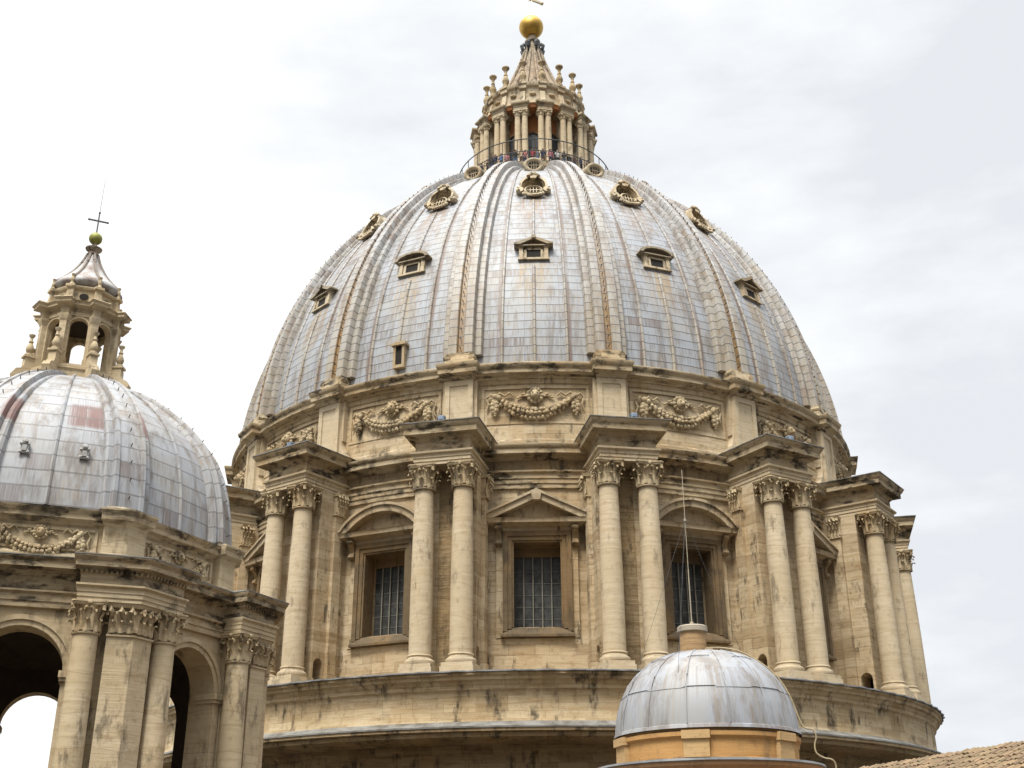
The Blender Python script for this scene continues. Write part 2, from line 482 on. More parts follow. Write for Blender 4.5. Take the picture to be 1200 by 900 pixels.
def cpt(t, R, z, R0=24.0):        # point on a curved wall
    a = t/R0
    return (R*sin(a), -R*cos(a), z)


def rect_stack(mb, layers, Rb):    # mitred rectangular mouldings (w, front R, z) back to radius Rb
    mb.loops([[(-w_, -Rf, z), (w_, -Rf, z), (w_, -Rb, z), (-w_, -Rb, z)] for w_, Rf, z in layers])


# ------------------------------------------------------------------ ground
g = MB()
g.add([(-1500, -1500, -12), (1500, -1500, -12), (1500, 1500, -12), (-1500, 1500, -12)], [(0, 1, 2, 3)])
tag(g.build('ground', plain('terrace_paving', (0.065, 0.056, 0.045), 0.9, var=0.3, scale=0.5)), kind='structure')

# ================================================================== GREAT DOME
PH = -0.0083
DOME = empty('basilica_dome', (0, 0, -12), PH)
tag(DOME, 'huge ribbed lead dome on a ring of paired stone columns, gold ball on top', 'dome')
ROOT = empty('dome_frame')       # temporary name holder, removed below
bpy.data.objects.remove(ROOT)
DZ = 12.0


def part(mb, name, mats, parent=DOME, smooth=35):
    o = mb.build(name, mats, parent, smooth)
    if parent is DOME:
        o.location = (0, 0, DZ)
    return o


def ring_copies(o, angs):
    for i, a in enumerate(angs):
        if i == 0:
            o.rotation_euler = (0, 0, radians(a))
        else:
            copy_part(o, DOME, radians(a))


BAYS = [22.5*k for k in (-6, -5, -4, -3, -2, -1, 0, 1, 2, 3, 4, 5, 6)]
BUTT = [11.25+22.5*k for k in range(-6, 6)]
VIS_BAYS = [22.5*k for k in (-5, -4, -3, -2, -1, 0, 1, 2, 3, 4, 5)]

# --- podium
p = MB()
p.lathe([(23.5, 10.86), (28.45, 10.86), (28.66, 10.80), (28.66, 10.66), (28.52, 10.60), (28.50, 10.42), (28.36, 10.36), (28.30, 10.22),
         (28.20, 10.14), (28.20, 9.96), (28.10, 9.88), (28.05, 9.80), (28.05, 8.5), (28.15, 8.2), (28.5, 8.02), (28.78, 7.93), (28.78, 7.74), (28.6, 7.70)], 256)
part(p, 'podium', M_POD)
p = MB()
p.lathe([(28.6, 7.70), (28.62, 7.66), (28.58, 7.46), (28.3, 7.32), (27.4, 7.26), (26.9, 7.22), (26.9, 7.0), (26.7, 6.86), (26.7, 5.6), (26.5, 5.5), (26.5, -12)], 256)
part(p, 'lower_cornice', M_BROWN)  # brown stone colour stands in for the shadow beneath the podium ledge
p = MB()
rw = random.Random(3)
wv = [rw.uniform(-0.05, 0.05) for _ in range(720)]
p.lathe([(27.9, 10.90), (28.55, 10.905), (28.80, 10.86), (28.80, 10.79), (28.70, 10.78)], 720, wave=lambda a: 0.05*sin(a*110)+wv[int(a/(2*pi)*720) % 720])
part(p, 'lead_flashing', M_FLASH)
p = MB()
p.lathe([(28.1, 8.30), (28.52, 8.06), (28.85, 7.975), (28.85, 7.89), (28.80, 7.88)], 256)
part(p, 'lead_flashing', M_PALEFLASH)

# --- drum wall with real window openings
RW = 24.2
aw = math.asin(1.40/RW)
p = MB()
zs = [10.85, 14.03, 19.06, 25.0]
for k in range(16):
    c0 = radians(22.5*k)
    angs = [c0+x for x in (-radians(11.25), -radians(9), -radians(6.5), -aw, -aw/2, 0, aw/2, aw, radians(6.5), radians(9), radians(11.25))]
    for i in range(len(angs)-1):
        for j in range(3):
            if j == 1 and 3 <= i <= 6:
                continue
            q = [(RW*sin(a), -RW*cos(a), z) for a, z in ((angs[i], zs[j]), (angs[i+1], zs[j]), (angs[i+1], zs[j+1]), (angs[i], zs[j+1]))]
            p.add(q, [(0, 1, 2, 3)])
    Mz = Matrix.Rotation(c0, 4, 'Z')
    p.T = Mz
    ya, yb = -RW*cos(aw), -22.95
    for s in (-1, 1):
        p.add([(s*1.4, ya, 14.03), (s*1.4, yb, 14.03), (s*1.4, yb, 19.06), (s*1.4, ya, 19.06)], [(0, 1, 2, 3)])
    p.add([(-1.4, ya-0.02, 19.06), (1.4, ya-0.02, 19.06), (1.4, yb, 19.06), (-1.4, yb, 19.06)], [(0, 1, 2, 3)])
    p.add([(-1.4, ya-0.02, 14.03), (1.4, ya-0.02, 14.03), (1.4, yb, 14.03), (-1.4, yb, 14.03)], [(0, 1, 2, 3)])
    p.T = None
p.lathe([(24.21, 13.42), (24.34, 13.36), (24.34, 10.85)], 128)
part(p, 'drum_wall', M_WALL)


# --- windows
def make_window(kind):
    fr = MB()
    yf = 24.38
    # backing slab
    fr.bx(-2.42, -2.03, 23.9, 24.27, 13.45, 20.0)
    fr.bx(2.03, 2.42, 23.9, 24.27, 13.45, 20.0)
    fr.bx(-2.42, 2.42, 23.9, 24.27, 13.40, 13.45)
    win = part(fr, 'window', M_WALL)
    fr = MB()
    def ring(ax, az0, az1, bx_, bz0, bz1, R0, R1):
        fr.bx(-ax, -bx_, R0, R1, az0, az1); fr.bx(bx_, ax, R0, R1, az0, az1)
        fr.bx(-bx_, bx_, R0, R1, bz1, az1)
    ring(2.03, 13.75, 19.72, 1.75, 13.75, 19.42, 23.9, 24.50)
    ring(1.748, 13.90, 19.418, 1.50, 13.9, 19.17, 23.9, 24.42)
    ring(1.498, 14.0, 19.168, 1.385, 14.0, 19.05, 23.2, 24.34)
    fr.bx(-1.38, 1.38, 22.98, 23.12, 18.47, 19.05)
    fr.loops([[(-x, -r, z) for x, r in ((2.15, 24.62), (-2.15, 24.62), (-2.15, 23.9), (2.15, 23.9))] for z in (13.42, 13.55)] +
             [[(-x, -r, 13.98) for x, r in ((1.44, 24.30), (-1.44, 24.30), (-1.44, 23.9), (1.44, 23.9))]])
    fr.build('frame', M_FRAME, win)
    gl = MB()
    gl.bx(-1.4, 1.4, 22.9, 22.96, 14.0, 18.5)
    gl.build('pane', M_GLASS, win)
    br = MB()
    for i in range(1, 5):
        x = -1.38+2.76*i/5
        br.bx(x-0.035, x+0.035, 23.04, 23.11, 14.0, 18.47)
    for i in range(1, 6):
        z = 14.03+4.27*i/6
        br.bx(-1.38, 1.38, 22.965, 22.985, z-0.012, z+0.012)
    br.build('grille', M_BAR, win)
    pd = MB()
    pd.bx(-2.2, 2.2, 23.9, 24.42, 19.74, 20.02)                     # frieze
    rect_stack(pd, [(2.75, 24.6, 20.0), (2.8, 24.72, 20.08), (3.02, 25.0, 20.12), (3.05, 25.03, 20.34), (3.1, 25.08, 20.40)], 23.9)
    if kind == 'triangle':
        pd.prism([(-2.6, 20.4), (2.6, 20.4), (0, 21.75)], -24.35, -23.9)
        for s in (-1, 1):
            pd.prism([(s*3.12, 20.41), (s*3.12, 20.56), (0, 22.05), (0, 21.60), (s*2.55, 20.41)], -25.06, -23.9)
            pd.prism([(s*3.2, 20.52), (s*3.2, 20.64), (0, 22.17), (0, 22.0)], -25.18, -23.9)
        pd.prism([(-0.22, 21.45), (0.22, 21.45), (0.3, 21.85), (0, 22.2), (-0.3, 21.85)], -25.21, -23.9)
    else:
        n = 20
        R_ = 3.62
        zc = 21.95-R_
        def arc(r, a_):
            return [(r*sin(-a_+2*a_*i/n), zc+r*cos(-a_+2*a_*i/n)) for i in range(n+1)]
        a_ = math.asin(3.1/R_)
        o1 = arc(R_, a_*0.985); i1 = arc(R_-0.45, a_*0.985)
        pd.prism([(x, max(z, 20.41)) for x, z in o1]+[(x, max(z, 20.41)) for x, z in reversed(i1)], -25.05, -23.9)
        o2 = arc(R_+0.1, a_); i2 = arc(R_-0.06, a_)
        pd.prism([(x, max(z, 20.43)) for x, z in o2]+[(x, max(z, 20.415)) for x, z in reversed(i2)], -25.17, -23.9)
        pd.prism([(-2.7, 20.405)]+[(x, z) for x, z in arc(R_-0.4, a_*0.86)]+[(2.7, 20.405)], -24.36, -23.9)
    pdo = pd.build('pediment', M_PED, win)
    for s in (-1, 1):
        cs = MB()
        pr = [(23.9, 20.0), (24.85, 20.0), (24.88, 19.8), (24.75, 19.55), (24.55, 19.3), (24.48, 18.9), (24.62, 18.7), (24.64, 18.45), (24.5, 18.28), (23.9, 18.25)]
        cs.prism_r(pr, s*2.28-0.17, s*2.28+0.17)
        cs.tube([(s*2.28-0.2, -24.68, 19.78), (s*2.28+0.2, -24.68, 19.78)], 0.2, 10)
        cs.tube([(s*2.28-0.2, -24.5, 18.52), (s*2.28+0.2, -24.5, 18.52)], 0.16, 10)
        cs.v = [(x, y, 20.0+(z-20.0)*0.7) for x, y, z in cs.v]
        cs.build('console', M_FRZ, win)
    return win


wt = make_window('triangle')
ring_copies(wt, [a for a in VIS_BAYS if round(a/22.5) % 2 == 0])
ws = make_window('segment')
ring_copies(ws, [a for a in VIS_BAYS if round(a/22.5) % 2 != 0])

# --- ring entablature on the drum wall
p = MB()
p.lathe([(24.2, 22.42), (24.34, 22.44), (24.34, 22.72), (24.40, 22.74), (24.40, 23.02), (24.46, 23.04), (24.46, 23.32), (24.60, 23.42), (24.62, 23.52),
         (24.36, 23.56), (24.36, 23.60), (24.3, 23.61), (24.3, 24.2), (24.36, 24.21), (24.46, 24.28), (24.58, 24.36), (24.60, 24.44), (24.98, 24.50), (24.98, 24.80), (25.06, 24.86), (25.14, 25.0), (25.14, 25.07), (24.0, 25.16)], 256)
part(p, 'entablature', M_TRIM)


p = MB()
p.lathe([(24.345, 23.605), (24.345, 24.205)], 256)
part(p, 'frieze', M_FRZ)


# --- capitals
def leaf(mb, ang, r0, z0, h, wd, curl):
    """an acanthus leaf: curved strip with ridge"""
    st = [(0.0, 0.0, 1.0), (0.03, 0.35, 1.05), (0.06, 0.68, 0.95), (0.45, 0.95, 0.8), (0.95, 0.98, 0.5), (1.05, 0.84, 0.25)]
    loops = []
    ca, sa = cos(ang), sin(ang)
    for off, hz, wf in st:
        r = r0+off*curl
        w_ = wd*wf/2
        lp = []
        for (dx, dr) in ((-w_, 0.0), (0, 0.14*wd+0.03), (w_, 0.0), (0, -0.06)):
            x, y = dx, -(r+dr)
            lp.append((x*ca-y*sa, x*sa+y*ca, z0+hz*h))
        loops.append(lp)
    mb.loops(loops)


def capital(mb, r, H, sq=False):
    """Corinthian capital on origin, z 0..H"""
    mb.lathe([(r*1.0, -0.02), (r*1.12, 0.0), (r*1.14, H*0.03), (r*1.08, H*0.055), (r*0.96, H*0.06), (r*0.96, H*0.5), (r*1.1, H*0.8), (r*1.28, H*0.88)], 20)
    for i in range(8):
        leaf(mb, 2*pi*i/8, r*1.03, H*0.06, H*0.38, r*0.52, r*0.46)
        leaf(mb, 2*pi*(i+0.5)/8, r*1.02, H*0.10, H*0.62, r*0.46, r*0.56)
    for i in range(4):
        a = pi/4+pi/2*i
        d = Vector((sin(a), -cos(a), 0))
        pts = [d*(r*1.02)+Vector((0, 0, H*0.58)), d*(r*1.12)+Vector((0, 0, H*0.74)), d*(r*1.42)+Vector((0, 0, H*0.86)), d*(r*1.66)+Vector((0, 0, H*0.84)), d*(r*1.66)+Vector((0, 0, H*0.72)), d*(r*1.50)+Vector((0, 0, H*0.70))]
        mb.tube(pts, [r*0.1, r*0.11, r*0.14, r*0.17, r*0.17, r*0.12], 6)
        # helices and flower of each side
        b = pi/2*i
        e = Vector((sin(b), -cos(b), 0)); f_ = Vector((cos(b), sin(b), 0))
        for s in (-1, 1):
            mb.tube([e*(r*1.05)+f_*(s*r*0.35)+Vector((0, 0, H*0.6)), e*(r*1.18)+f_*(s*r*0.30)+Vector((0, 0, H*0.76)), e*(r*1.26)+f_*(s*r*0.12)+Vector((0, 0, H*0.80))], [r*0.08, r*0.1, r*0.13], 6)
        mb.sphere(tuple(e*(r*1.28)+Vector((0, 0, H*0.93))), r*0.2, 7, 5, jit=0.15)
    def aba(k):
        pts = []
        for i in range(4):
            a = pi/4+pi/2*i
            for da, rr in ((-0.10, 1.80), (0.10, 1.80), (0.42, 1.36), (pi/4, 1.24), (pi/2-0.42, 1.36)):
                pts.append((r*rr*k*sin(a+da), -r*rr*k*cos(a+da)))
        return pts
    mb.loops([[(x, y, z) for x, y in aba(k)] for k, z in ((0.92, H*0.86), (0.97, H*0.90), (0.97, H*0.93), (1.02, H*0.95), (1.02, H))])


def pil_capital(mb, hw, dep, H):
    """pilaster capital, front at y=0 towards -Y, z 0..H"""
    mb.box(-hw, hw, -0.02, dep, 0, H*0.86)
    mb.box(-hw-0.06, hw+0.06, -0.08, dep, 0, H*0.055)
    n = 3
    for i in range(n):
        x = -hw+2*hw*(i+0.5)/n
        mb.T = Matrix.Translation((x, 0.30, 0))
        leaf(mb, 0, 0.36, H*0.06, H*0.36, 2*hw/n*0.95, 0.2)
        mb.T = None
    for i in range(n+1):
        x = -hw+2*hw*i/n
        mb.T = Matrix.Translation((x, 0.30, 0))
        leaf(mb, 0, 0.34, H*0.12, H*0.58, 2*hw/n*0.85, 0.25)
        mb.T = None
    for s in (-1, 1):
        for k in (0.72, 0.3):
            mb.tube([(s*hw*k*0.6, -0.05, H*0.6), (s*hw*k, -0.14, H*0.78), (s*hw*k*1.35, -0.25, H*0.84), (s*hw*k*1.5, -0.3, H*0.74)], [0.06, 0.08, 0.11, 0.09], 6)
    mb.sphere((0, -0.2, H*0.92), hw*0.28, 7, 5, jit=0.15)
    mb.loops([[(-hw*k, -d, z), (-hw*0.5, -d*0.6, z), (hw*0.5, -d*0.6, z), (hw*k, -d, z), (hw*k, dep, z), (-hw*k, dep, z)] for k, d, z in ((1.2, 0.22, H*0.87), (1.25, 0.27, H*0.93), (1.3, 0.32, H))])


# --- columns (two per buttress)
ZB, ZT, ZC, RC, SC = 11.985, 21.493, 22.97, 27.5, 1.174


def make_column(s):
    c = MB()
    cx, cy = s*SC, -RC
    prof = [(0.64, ZB), (0.645, ZB+0.5), (0.648, ZB+2.5), (0.642, ZB+4), (0.625, ZB+5.5), (0.60, ZB+7), (0.568, ZB+8.5), (0.545, ZT)]
    c.lathe(prof, 32, cx=cx, cy=cy)
    c.lathe([(0.64, ZB), (0.70, ZB-0.02), (0.72, ZB-0.08), (0.70, ZB-0.13), (0.68, ZB-0.16), (0.70, ZB-0.24), (0.78, ZB-0.28), (0.86, ZB-0.36), (0.87, ZB-0.44), (0.84, ZB-0.54), (0.78, ZB-0.58)], 32, cx=cx, cy=cy)
    c.box(cx-0.88, cx+0.88, cy-0.88, cy+0.88, ZB-0.78, ZB-0.575)
    c.box(cx-0.94, cx+0.94, cy-0.94, cy+0.94, 10.87, ZB-0.78)
    o = part(c, 'column', M_COL)
    k = MB()
    k.T = Matrix.Translation((cx, cy, ZT))
    capital(k, 0.60, ZC-ZT)
    k.build('capital', M_CARV, o)
    return o


for s in (-1, 1):
    ring_copies(make_column(s), BUTT)

# --- buttress spur with passage arch, entablature block and lead roof
p = MB()
arch = [(26.02+0.38*cos(pi*i/8), 12.25+0.42*sin(pi*i/8)) for i in range(9)]
p.prism_r([(23.9, 10.87), (25.64, 10.87)] + list(reversed(arch)) + [(26.40, 10.87), (26.55, 10.87), (26.55, 22.97), (23.9, 22.97)], -1.74, 1.74)
butt = part(p, 'buttress', M_WALL)
k = MB()
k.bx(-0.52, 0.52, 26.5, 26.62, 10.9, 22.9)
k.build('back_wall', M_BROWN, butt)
k = MB()
k.bx(-0.05, 0.05, 25.4, 26.5, 10.9, 12.8)
k.build('passage_door', M_DARK, butt)
k = MB()
rect_stack(k, [(1.70, 28.0, 22.975), (1.70, 28.0, 23.17), (1.74, 28.05, 23.18), (1.74, 28.05, 23.38), (1.78, 28.1, 23.39), (1.78, 28.1, 23.56), (1.90, 28.24, 23.64), (1.92, 28.26, 23.75)], 24.0)
k.build('architrave', M_COL, butt)
k = MB()
rect_stack(k, [(1.66, 27.96, 23.75), (1.66, 27.96, 24.46), (1.76, 28.06, 24.54), (1.82, 28.12, 24.64), (1.84, 28.14, 24.68), (2.22, 28.60, 24.72), (2.22, 28.60, 25.02), (2.28, 28.66, 25.08), (2.38, 28.78, 25.26), (2.40, 28.80, 25.34)], 24.0)
k.build('cornice', M_TRIM, butt)
k = MB()
rect_stack(k, [(2.44, 28.84, 25.343), (2.44, 28.84, 25.40), (2.0, 28.3, 25.45), (1.6, 24.6, 25.52)], 24.0)
k.build('lead_cover', M_PALEFLASH, butt)
ring_copies(butt, BUTT)

# --- pilasters on the flanks of the buttress
for s in (-1, 1):
    c = MB()
    c.bx(s*1.70, s*1.98, 24.80, 25.48, 11.8, 21.52)
    c.bx(s*1.70, s*2.06, 24.74, 25.54, 10.9, 11.82)
    o = part(c, 'pilaster', M_WALL)
    k = MB()
    pil_capital(k, 0.34, 0.3, 1.44)
    Rm = Matrix.Translation((s*2.0, -25.14, 21.52)) @ Matrix.Rotation(s*pi/2, 4, 'Z')
    k.v = [tuple(Rm @ Vector(q)) for q in k.v]
    k.build('capital', M_CARV, o)
    ring_copies(o, BUTT)

# --- attic
p = MB()
p.lathe([(24.4, 25.12), (24.4, 25.55), (24.2, 25.68), (24.12, 25.75), (24.12, 26.55), (24.06, 26.6), (24.0, 29.45), (24.08, 29.5), (24.1, 29.72), (24.22, 29.8), (24.3, 29.92), (24.34, 29.98),
         (24.62, 30.02), (24.62, 30.30), (24.72, 30.36), (24.80, 30.52), (24.80, 30.58), (24.2, 30.66), (24.15, 31.0), (23.9, 31.1), (23.5, 31.2)], 256)
part(p, 'attic', M_WALL)
p = MB()
p.lathe([(24.25, 29.86), (24.38, 29.94), (24.40, 30.0), (24.68, 30.04), (24.68, 30.31), (24.78, 30.38), (24.86, 30.54), (24.86, 30.62), (24.3, 30.70)], 256)
part(p, 'attic_cornice', M_TRIM)
# raised panel frames round each garland
p = MB()
for (t0, t1, z0, z1) in ((-3.2, 3.2, 29.15, 29.35), (-3.2, 3.2, 26.75, 26.92)):
    for i in range(8):
        a, b = t0+(t1-t0)*i/8, t0+(t1-t0)*(i+1)/8
        q = [cpt(a, 24.1, z0), cpt(b, 24.1, z0), cpt(b, 23.9, z0), cpt(a, 23.9, z0)]
        p.loops([q, [(x, y, z1) for x, y, _ in q]])
for s in (-1, 1):
    a, b = s*3.2, s*3.4
    q = [cpt(a, 24.1, 26.75), cpt(b, 24.1, 26.75), cpt(b, 23.9, 26.75), cpt(a, 23.9, 26.75)]
    p.loops([q, [(x, y, 29.35) for x, y, _ in q]])
ring_copies(part(p, 'attic_panel', M_WALL), VIS_BAYS)
# attic pilasters
p = MB()
p.bx(-0.92, 0.92, 23.8, 24.62, 25.5, 29.8)
for a, b in ((-0.92, -0.6), (0.6, 0.92)):
    p.bx(a, b, 24.62, 24.70, 25.6, 29.7)
p.bx(-0.6, 0.6, 24.62, 24.70, 29.35, 29.7)
for s in (-1, 1):      # splayed scroll foot
    p.prism([(s*0.92, 25.5), (s*1.75, 25.5), (s*1.6, 25.85), (s*1.25, 26.2), (s*1.05, 26.8), (s*0.98, 27.6), (s*0.92, 28.0)], -24.5, -23.8)
    p.bx(s*0.92, s*1.12, 23.8, 24.4, 27.0, 29.8)
o = part(p, 'attic_pilaster', M_COL)
k = MB()
rect_stack(k, [(0.98, 24.76, 29.72), (1.02, 24.86, 29.9), (1.06, 24.92, 30.0), (1.26, 25.22, 30.05), (1.26, 25.22, 30.36), (1.32, 25.3, 30.42), (1.38, 25.38, 30.62), (1.38, 25.38, 30.70), (1.1, 24.9, 30.8), (1.0, 24.6, 30.95)], 23.8)
k.build('cornice', M_TRIM, o)
k = MB()          # plinth block of the rib
rect_stack(k, [(0.98, 24.72, 30.85), (0.98, 24.72, 31.15), (0.90, 24.66, 31.25), (0.86, 24.62, 31.7), (0.7, 24.4, 31.8)], 23.3)
for s in (-1, 1):
    k.tube([(s*0.80, -24.72, 31.38), (s*0.80, -24.1, 31.4)], 0.2, 10)
k.build('rib_plinth', M_TRIM, o)
ring_copies(o, BUTT)


# --- garlands
def garland(mb, flat=False):
    rg = random.Random(5)
    def P(t, d, z):
        return (t, -d, z) if flat else cpt(t, 24.05+d, z)
    n = 18
    for i in range(n+1):
        s = -1+2*i/n
        t = 2.28*s
        z = -1.10*(1-s*s)**0.9
        w_ = 0.10+0.13*(1-s*s)
        for q in (-1, 0, 1):
            r = rg.uniform(0.115, 0.165)
            mb.sphere(P(t+rg.uniform(-0.05, 0.05)+0.06*q, 0.10+(0.16 if q == 0 else 0.02)+0.3*w_, z+q*w_*1.25), r, 8, 6, (1, 1, rg.uniform(0.85, 1.2)), jit=0.1)
        if i % 2 == 0:      # leaves between the fruit
            q = rg.choice((-1, 1))
            c0 = P(t+0.12, 0.10, z+q*(w_*1.2+0.14))
            mb.sphere(c0, 0.12, 7, 5, (1.2, 0.6, 0.7), jit=0.2)
    for s in (-1, 1):
        for q in range(11):
            f = q/10
            r = 0.11+0.10*sin(pi*min(1, f*1.05))
            mb.sphere(P(s*2.52+(0.13 if q % 2 else -0.13)*sin(pi*f), 0.08+r*0.6, 0.02-f*1.15), r*rg.uniform(0.85, 1.0), 8, 6, jit=0.08)
        mb.tube([P(s*2.45, 0.14, 0.1), P(s*2.2, 0.2, 0.34), P(s*1.9, 0.12, 0.16), P(s*1.6, 0.18, 0.36), P(s*1.35, 0.08, 0.14)], [0.10, 0.09, 0.07, 0.08, 0.04], 6)
        mb.tube([P(s*2.55, 0.14, 0.1), P(s*2.8, 0.2, 0.30), P(s*3.05, 0.1, 0.05), P(s*2.92, 0.14, -0.4), P(s*3.05, 0.1, -0.8)], [0.10, 0.09, 0.07, 0.08, 0.04], 6)
        mb.sphere(P(s*2.47, 0.2, 0.14), 0.2, 8, 6)


def mask_head(mb, flat=False):
    rg = random.Random(9)
    def P(t, d, z):
        return (t, -d, z) if flat else cpt(t, 24.05+d, z)
    mb.sphere(P(0, 0.28, 0.05), 0.33, 10, 8, (0.9, 0.9, 1.1))
    mb.sphere(P(0, 0.58, -0.05), 0.13, 8, 6, (1, 1, 1.2))      # muzzle
    for s in (-1, 1):
        mb.sphere(P(s*0.14, 0.54, 0.14), 0.06, 6, 5)
    for i in range(12):
        a = 2*pi*i/12
        mb.sphere(P(0.42*sin(a), 0.16, 0.05+0.44*cos(a)), 0.14, 7, 5, jit=0.15)
    for s in (-1, 1):
        for j in range(4):
            mb.sphere(P(s*(0.55+0.17*j), 0.1, 0.06+0.12*sin(j*1.7)), 0.16-0.02*j, 7, 5, (1.3, 0.6, 0.7), jit=0.15)


p = MB()
garland(p)
p.v = [(x, y, z+28.45) for x, y, z in p.v]
ga = part(p, 'garland', M_CARV)
k = MB()
mask_head(k)
k.v = [(x, y, z+28.55) for x, y, z in k.v]
k.build('mask', M_CARV, ga)
ring_copies(ga, VIS_BAYS)

# --- dome shell
AC, AZ, AR = -6.06, 29.9, 30.6


def rib_R(z):
    return AC+sqrt(max(AR*AR-(z-AZ)**2, 0))


def arcpt(th, off=0.0):      # th: angle on meridian arc; returns (R, z)
    return AC+(AR+off)*cos(th), AZ+(AR+off)*sin(th)


TH0, TH1 = math.asin((31.0-AZ)/AR), math.asin((57.45-AZ)/AR)
ROWH = 0.66
p = MB()
nz_, na = 60, 160
vs, uvs, fs = [], [], []
for i in range(nz_+1):
    th = TH0+(TH1-TH0)*i/nz_
    R, z = arcpt(th, -0.70)
    for j in range(na+1):
        a = 2*pi*j/na+radians(-1.6)
        vs.append((R*sin(a), -R*cos(a), z))
        uvs.append((j*64/na+3.0, AR*(th-TH0)/ROWH))
for i in range(nz_):
    for j in range(na):
        b = i*(na+1)+j
        fs.append((b, b+1, b+na+2, b+na+1))
p.add(vs, fs, uvs)
part(p, 'dome_shell', M_LEAD)


# ribs and battens
def strip(mb, section, th0, th1, n, taper, u_of=None, off=0.0, caps=True):
    """sweep an open section [(t, h, u)] up the meridian of the bay frame"""
    vs, uvs, fs = [], [], []
    m = len(section)
    for i in range(n+1):
        th = th0+(th1-th0)*i/n
        k = taper(th)
        for (t, h, u) in section:
            R, z = arcpt(th, off+h)
            vs.append((t*k, -R, z))
            uvs.append((u, AR*(th-TH0)/ROWH))
    for i in range(n):
        for j in range(m-1):
            b = i*m+j
            fs.append((b, b+1, b+m+1, b+m))
    mb.add(vs, fs, uvs)
    if caps:
        for i in (0, n):
            mb.add([vs[i*m+j] for j in range(m)], [tuple(range(m))])


def rib_taper(th):
    R, z = arcpt(th)
    return 0.48+0.52*(R-6.8)/(24.5-6.8)


p = MB()
half = [(0.18, -0.14, 2.95), (0.21, 0.02, 3.02), (0.27, 0.07, 3.1), (0.52, 0.08, 3.3), (0.79, 0.06, 3.6), (0.84, -0.02, 3.95), (0.87, -0.38, 4.02), (0.96, -0.38, 4.1), (1.10, -0.38, 4.3), (1.25, -0.40, 4.6), (1.31, -0.50, 4.8), (1.34, -0.82, 4.9)]
sec = [(-t, h, 5-u) for t, h, u in reversed(half)]+half
THR0, THR1 = math.asin((31.7-AZ)/AR), math.asin((57.4-AZ)/AR)
strip(p, sec, THR0, THR1, 56, rib_taper)
p.mi = 1
nh = 44
for i in range(nh):
    th = THR0+(THR1-THR0)*(i+0.5)/nh
    R, z = arcpt(th, 0.06)
    dn = Vector((0, -cos(th), sin(th))); dt = Vector((0, -sin(th)*-1, cos(th)))
    c0 = Vector((0, -R, z))
    p.tube([c0-dn*0.16, c0+dn*0.05, c0+dn*0.07+Vector((0, 0, 0.06))], 0.03, 5)
rib = part(p, 'rib', [M_RIB, M_HOOK])
ring_copies(rib, BUTT)

for (az, wd, z0_, z1_) in ((-5.1, 0.10, 31.05, 55.5), (0.0, 0.11, 31.05, 39.1), (0.0, 0.11, 41.6, 46.7), (5.1, 0.10, 31.05, 55.5)):
    p = MB()
    bs = [(-wd, -0.05, 0.3), (-wd*0.9, 0.07, 0.4), (-wd*0.4, 0.12, 0.5), (wd*0.4, 0.12, 0.6), (wd*0.9, 0.07, 0.7), (wd, -0.05, 0.8)]
    strip(p, bs, math.asin((z0_-AZ)/AR), math.asin((z1_-AZ)/AR), 50, rib_taper, off=-0.70)
    o = part(p, 'batten', M_RIB)
    ring_copies(o, [a+az for a in VIS_BAYS])


# --- lower dormers
def make_dormer(kind):
    d = MB()
    Rf, zb = 22.44, 39.42
    d.bx(-0.95, 0.95, 20.5, Rf-0.12, zb+0.14, zb+1.40)
    d.bx(-1.12, 1.12, 20.8, Rf+0.05, zb, zb+0.12)
    for s in (-1, 1):
        d.bx(s*0.76, s*1.04, 20.8, Rf, zb+0.12, zb+1.12)
        d.bx(s*0.72, s*1.08, 20.8, Rf+0.05, zb+1.02, zb+1.12)
        d.bx(s*0.50, s*0.66, 21.0, Rf-0.04, zb+0.16, zb+0.98)
    d.bx(-0.66, 0.66, 21.0, Rf-0.04, zb+0.86, zb+0.98)
    d.bx(-0.66, 0.66, 21.0, Rf-0.02, zb+0.10, zb+0.20)
    lean = lambda mb: setattr(mb, 'v', [(x*0.96, y+0.16*(z-zb), z) for x, y, z in mb.v])
    lean(d)
    o = part(d, 'dormer', M_LAN)
    k = MB()
    k.bx(-1.25, 1.25, 20.5, Rf+0.16, zb+1.12, zb+1.20)
    if kind == 'triangle':
        for s in (-1, 1):
            k.prism([(s*1.40, zb+1.20), (s*1.40, zb+1.31), (0, zb+1.86), (0, zb+1.68), (s*0.95, zb+1.20)], -(Rf+0.26), -20.2)
        k.prism([(-1.0, zb+1.2), (1.0, zb+1.2), (0, zb+1.72)], -(Rf-0.16), -20.2)
        k.prism([(-0.12, zb+1.66), (0.12, zb+1.66), (0.15, zb+1.86), (0, zb+1.94), (-0.15, zb+1.86)], -(Rf+0.38), -20.2)
    else:
        n = 16
        o1 = [(1.40*sin(-pi/2+pi*i/n), zb+1.20+0.60*cos(-pi/2+pi*i/n)) for i in range(n+1)]
        i1 = [(1.12*sin(-pi/2+pi*i/n), zb+1.20+0.44*cos(-pi/2+pi*i/n)) for i in range(n+1)]
        k.prism(o1+list(reversed(i1)), -(Rf+0.26), -20.2)
        k.prism([(x*1.02, z) for x, z in i1], -(Rf-0.16), -20.2)
    lean(k)
    k.build('pediment', M_DORM, o)
    k = MB()
    k.bx(-0.51, 0.51, Rf-0.14, Rf-0.11, zb+0.19, zb+0.87)
    lean(k)
    k.build('opening', M_DARK, o)
    return o


dt_ = make_dormer('triangle')
ring_copies(dt_, [a for a in VIS_BAYS if abs(a) < 60 and round(a/22.5) % 2 == 0])
ds_ = make_dormer('segment')
ring_copies(ds_, [a for a in VIS_BAYS if abs(a) < 60 and round(a/22.5) % 2 != 0])


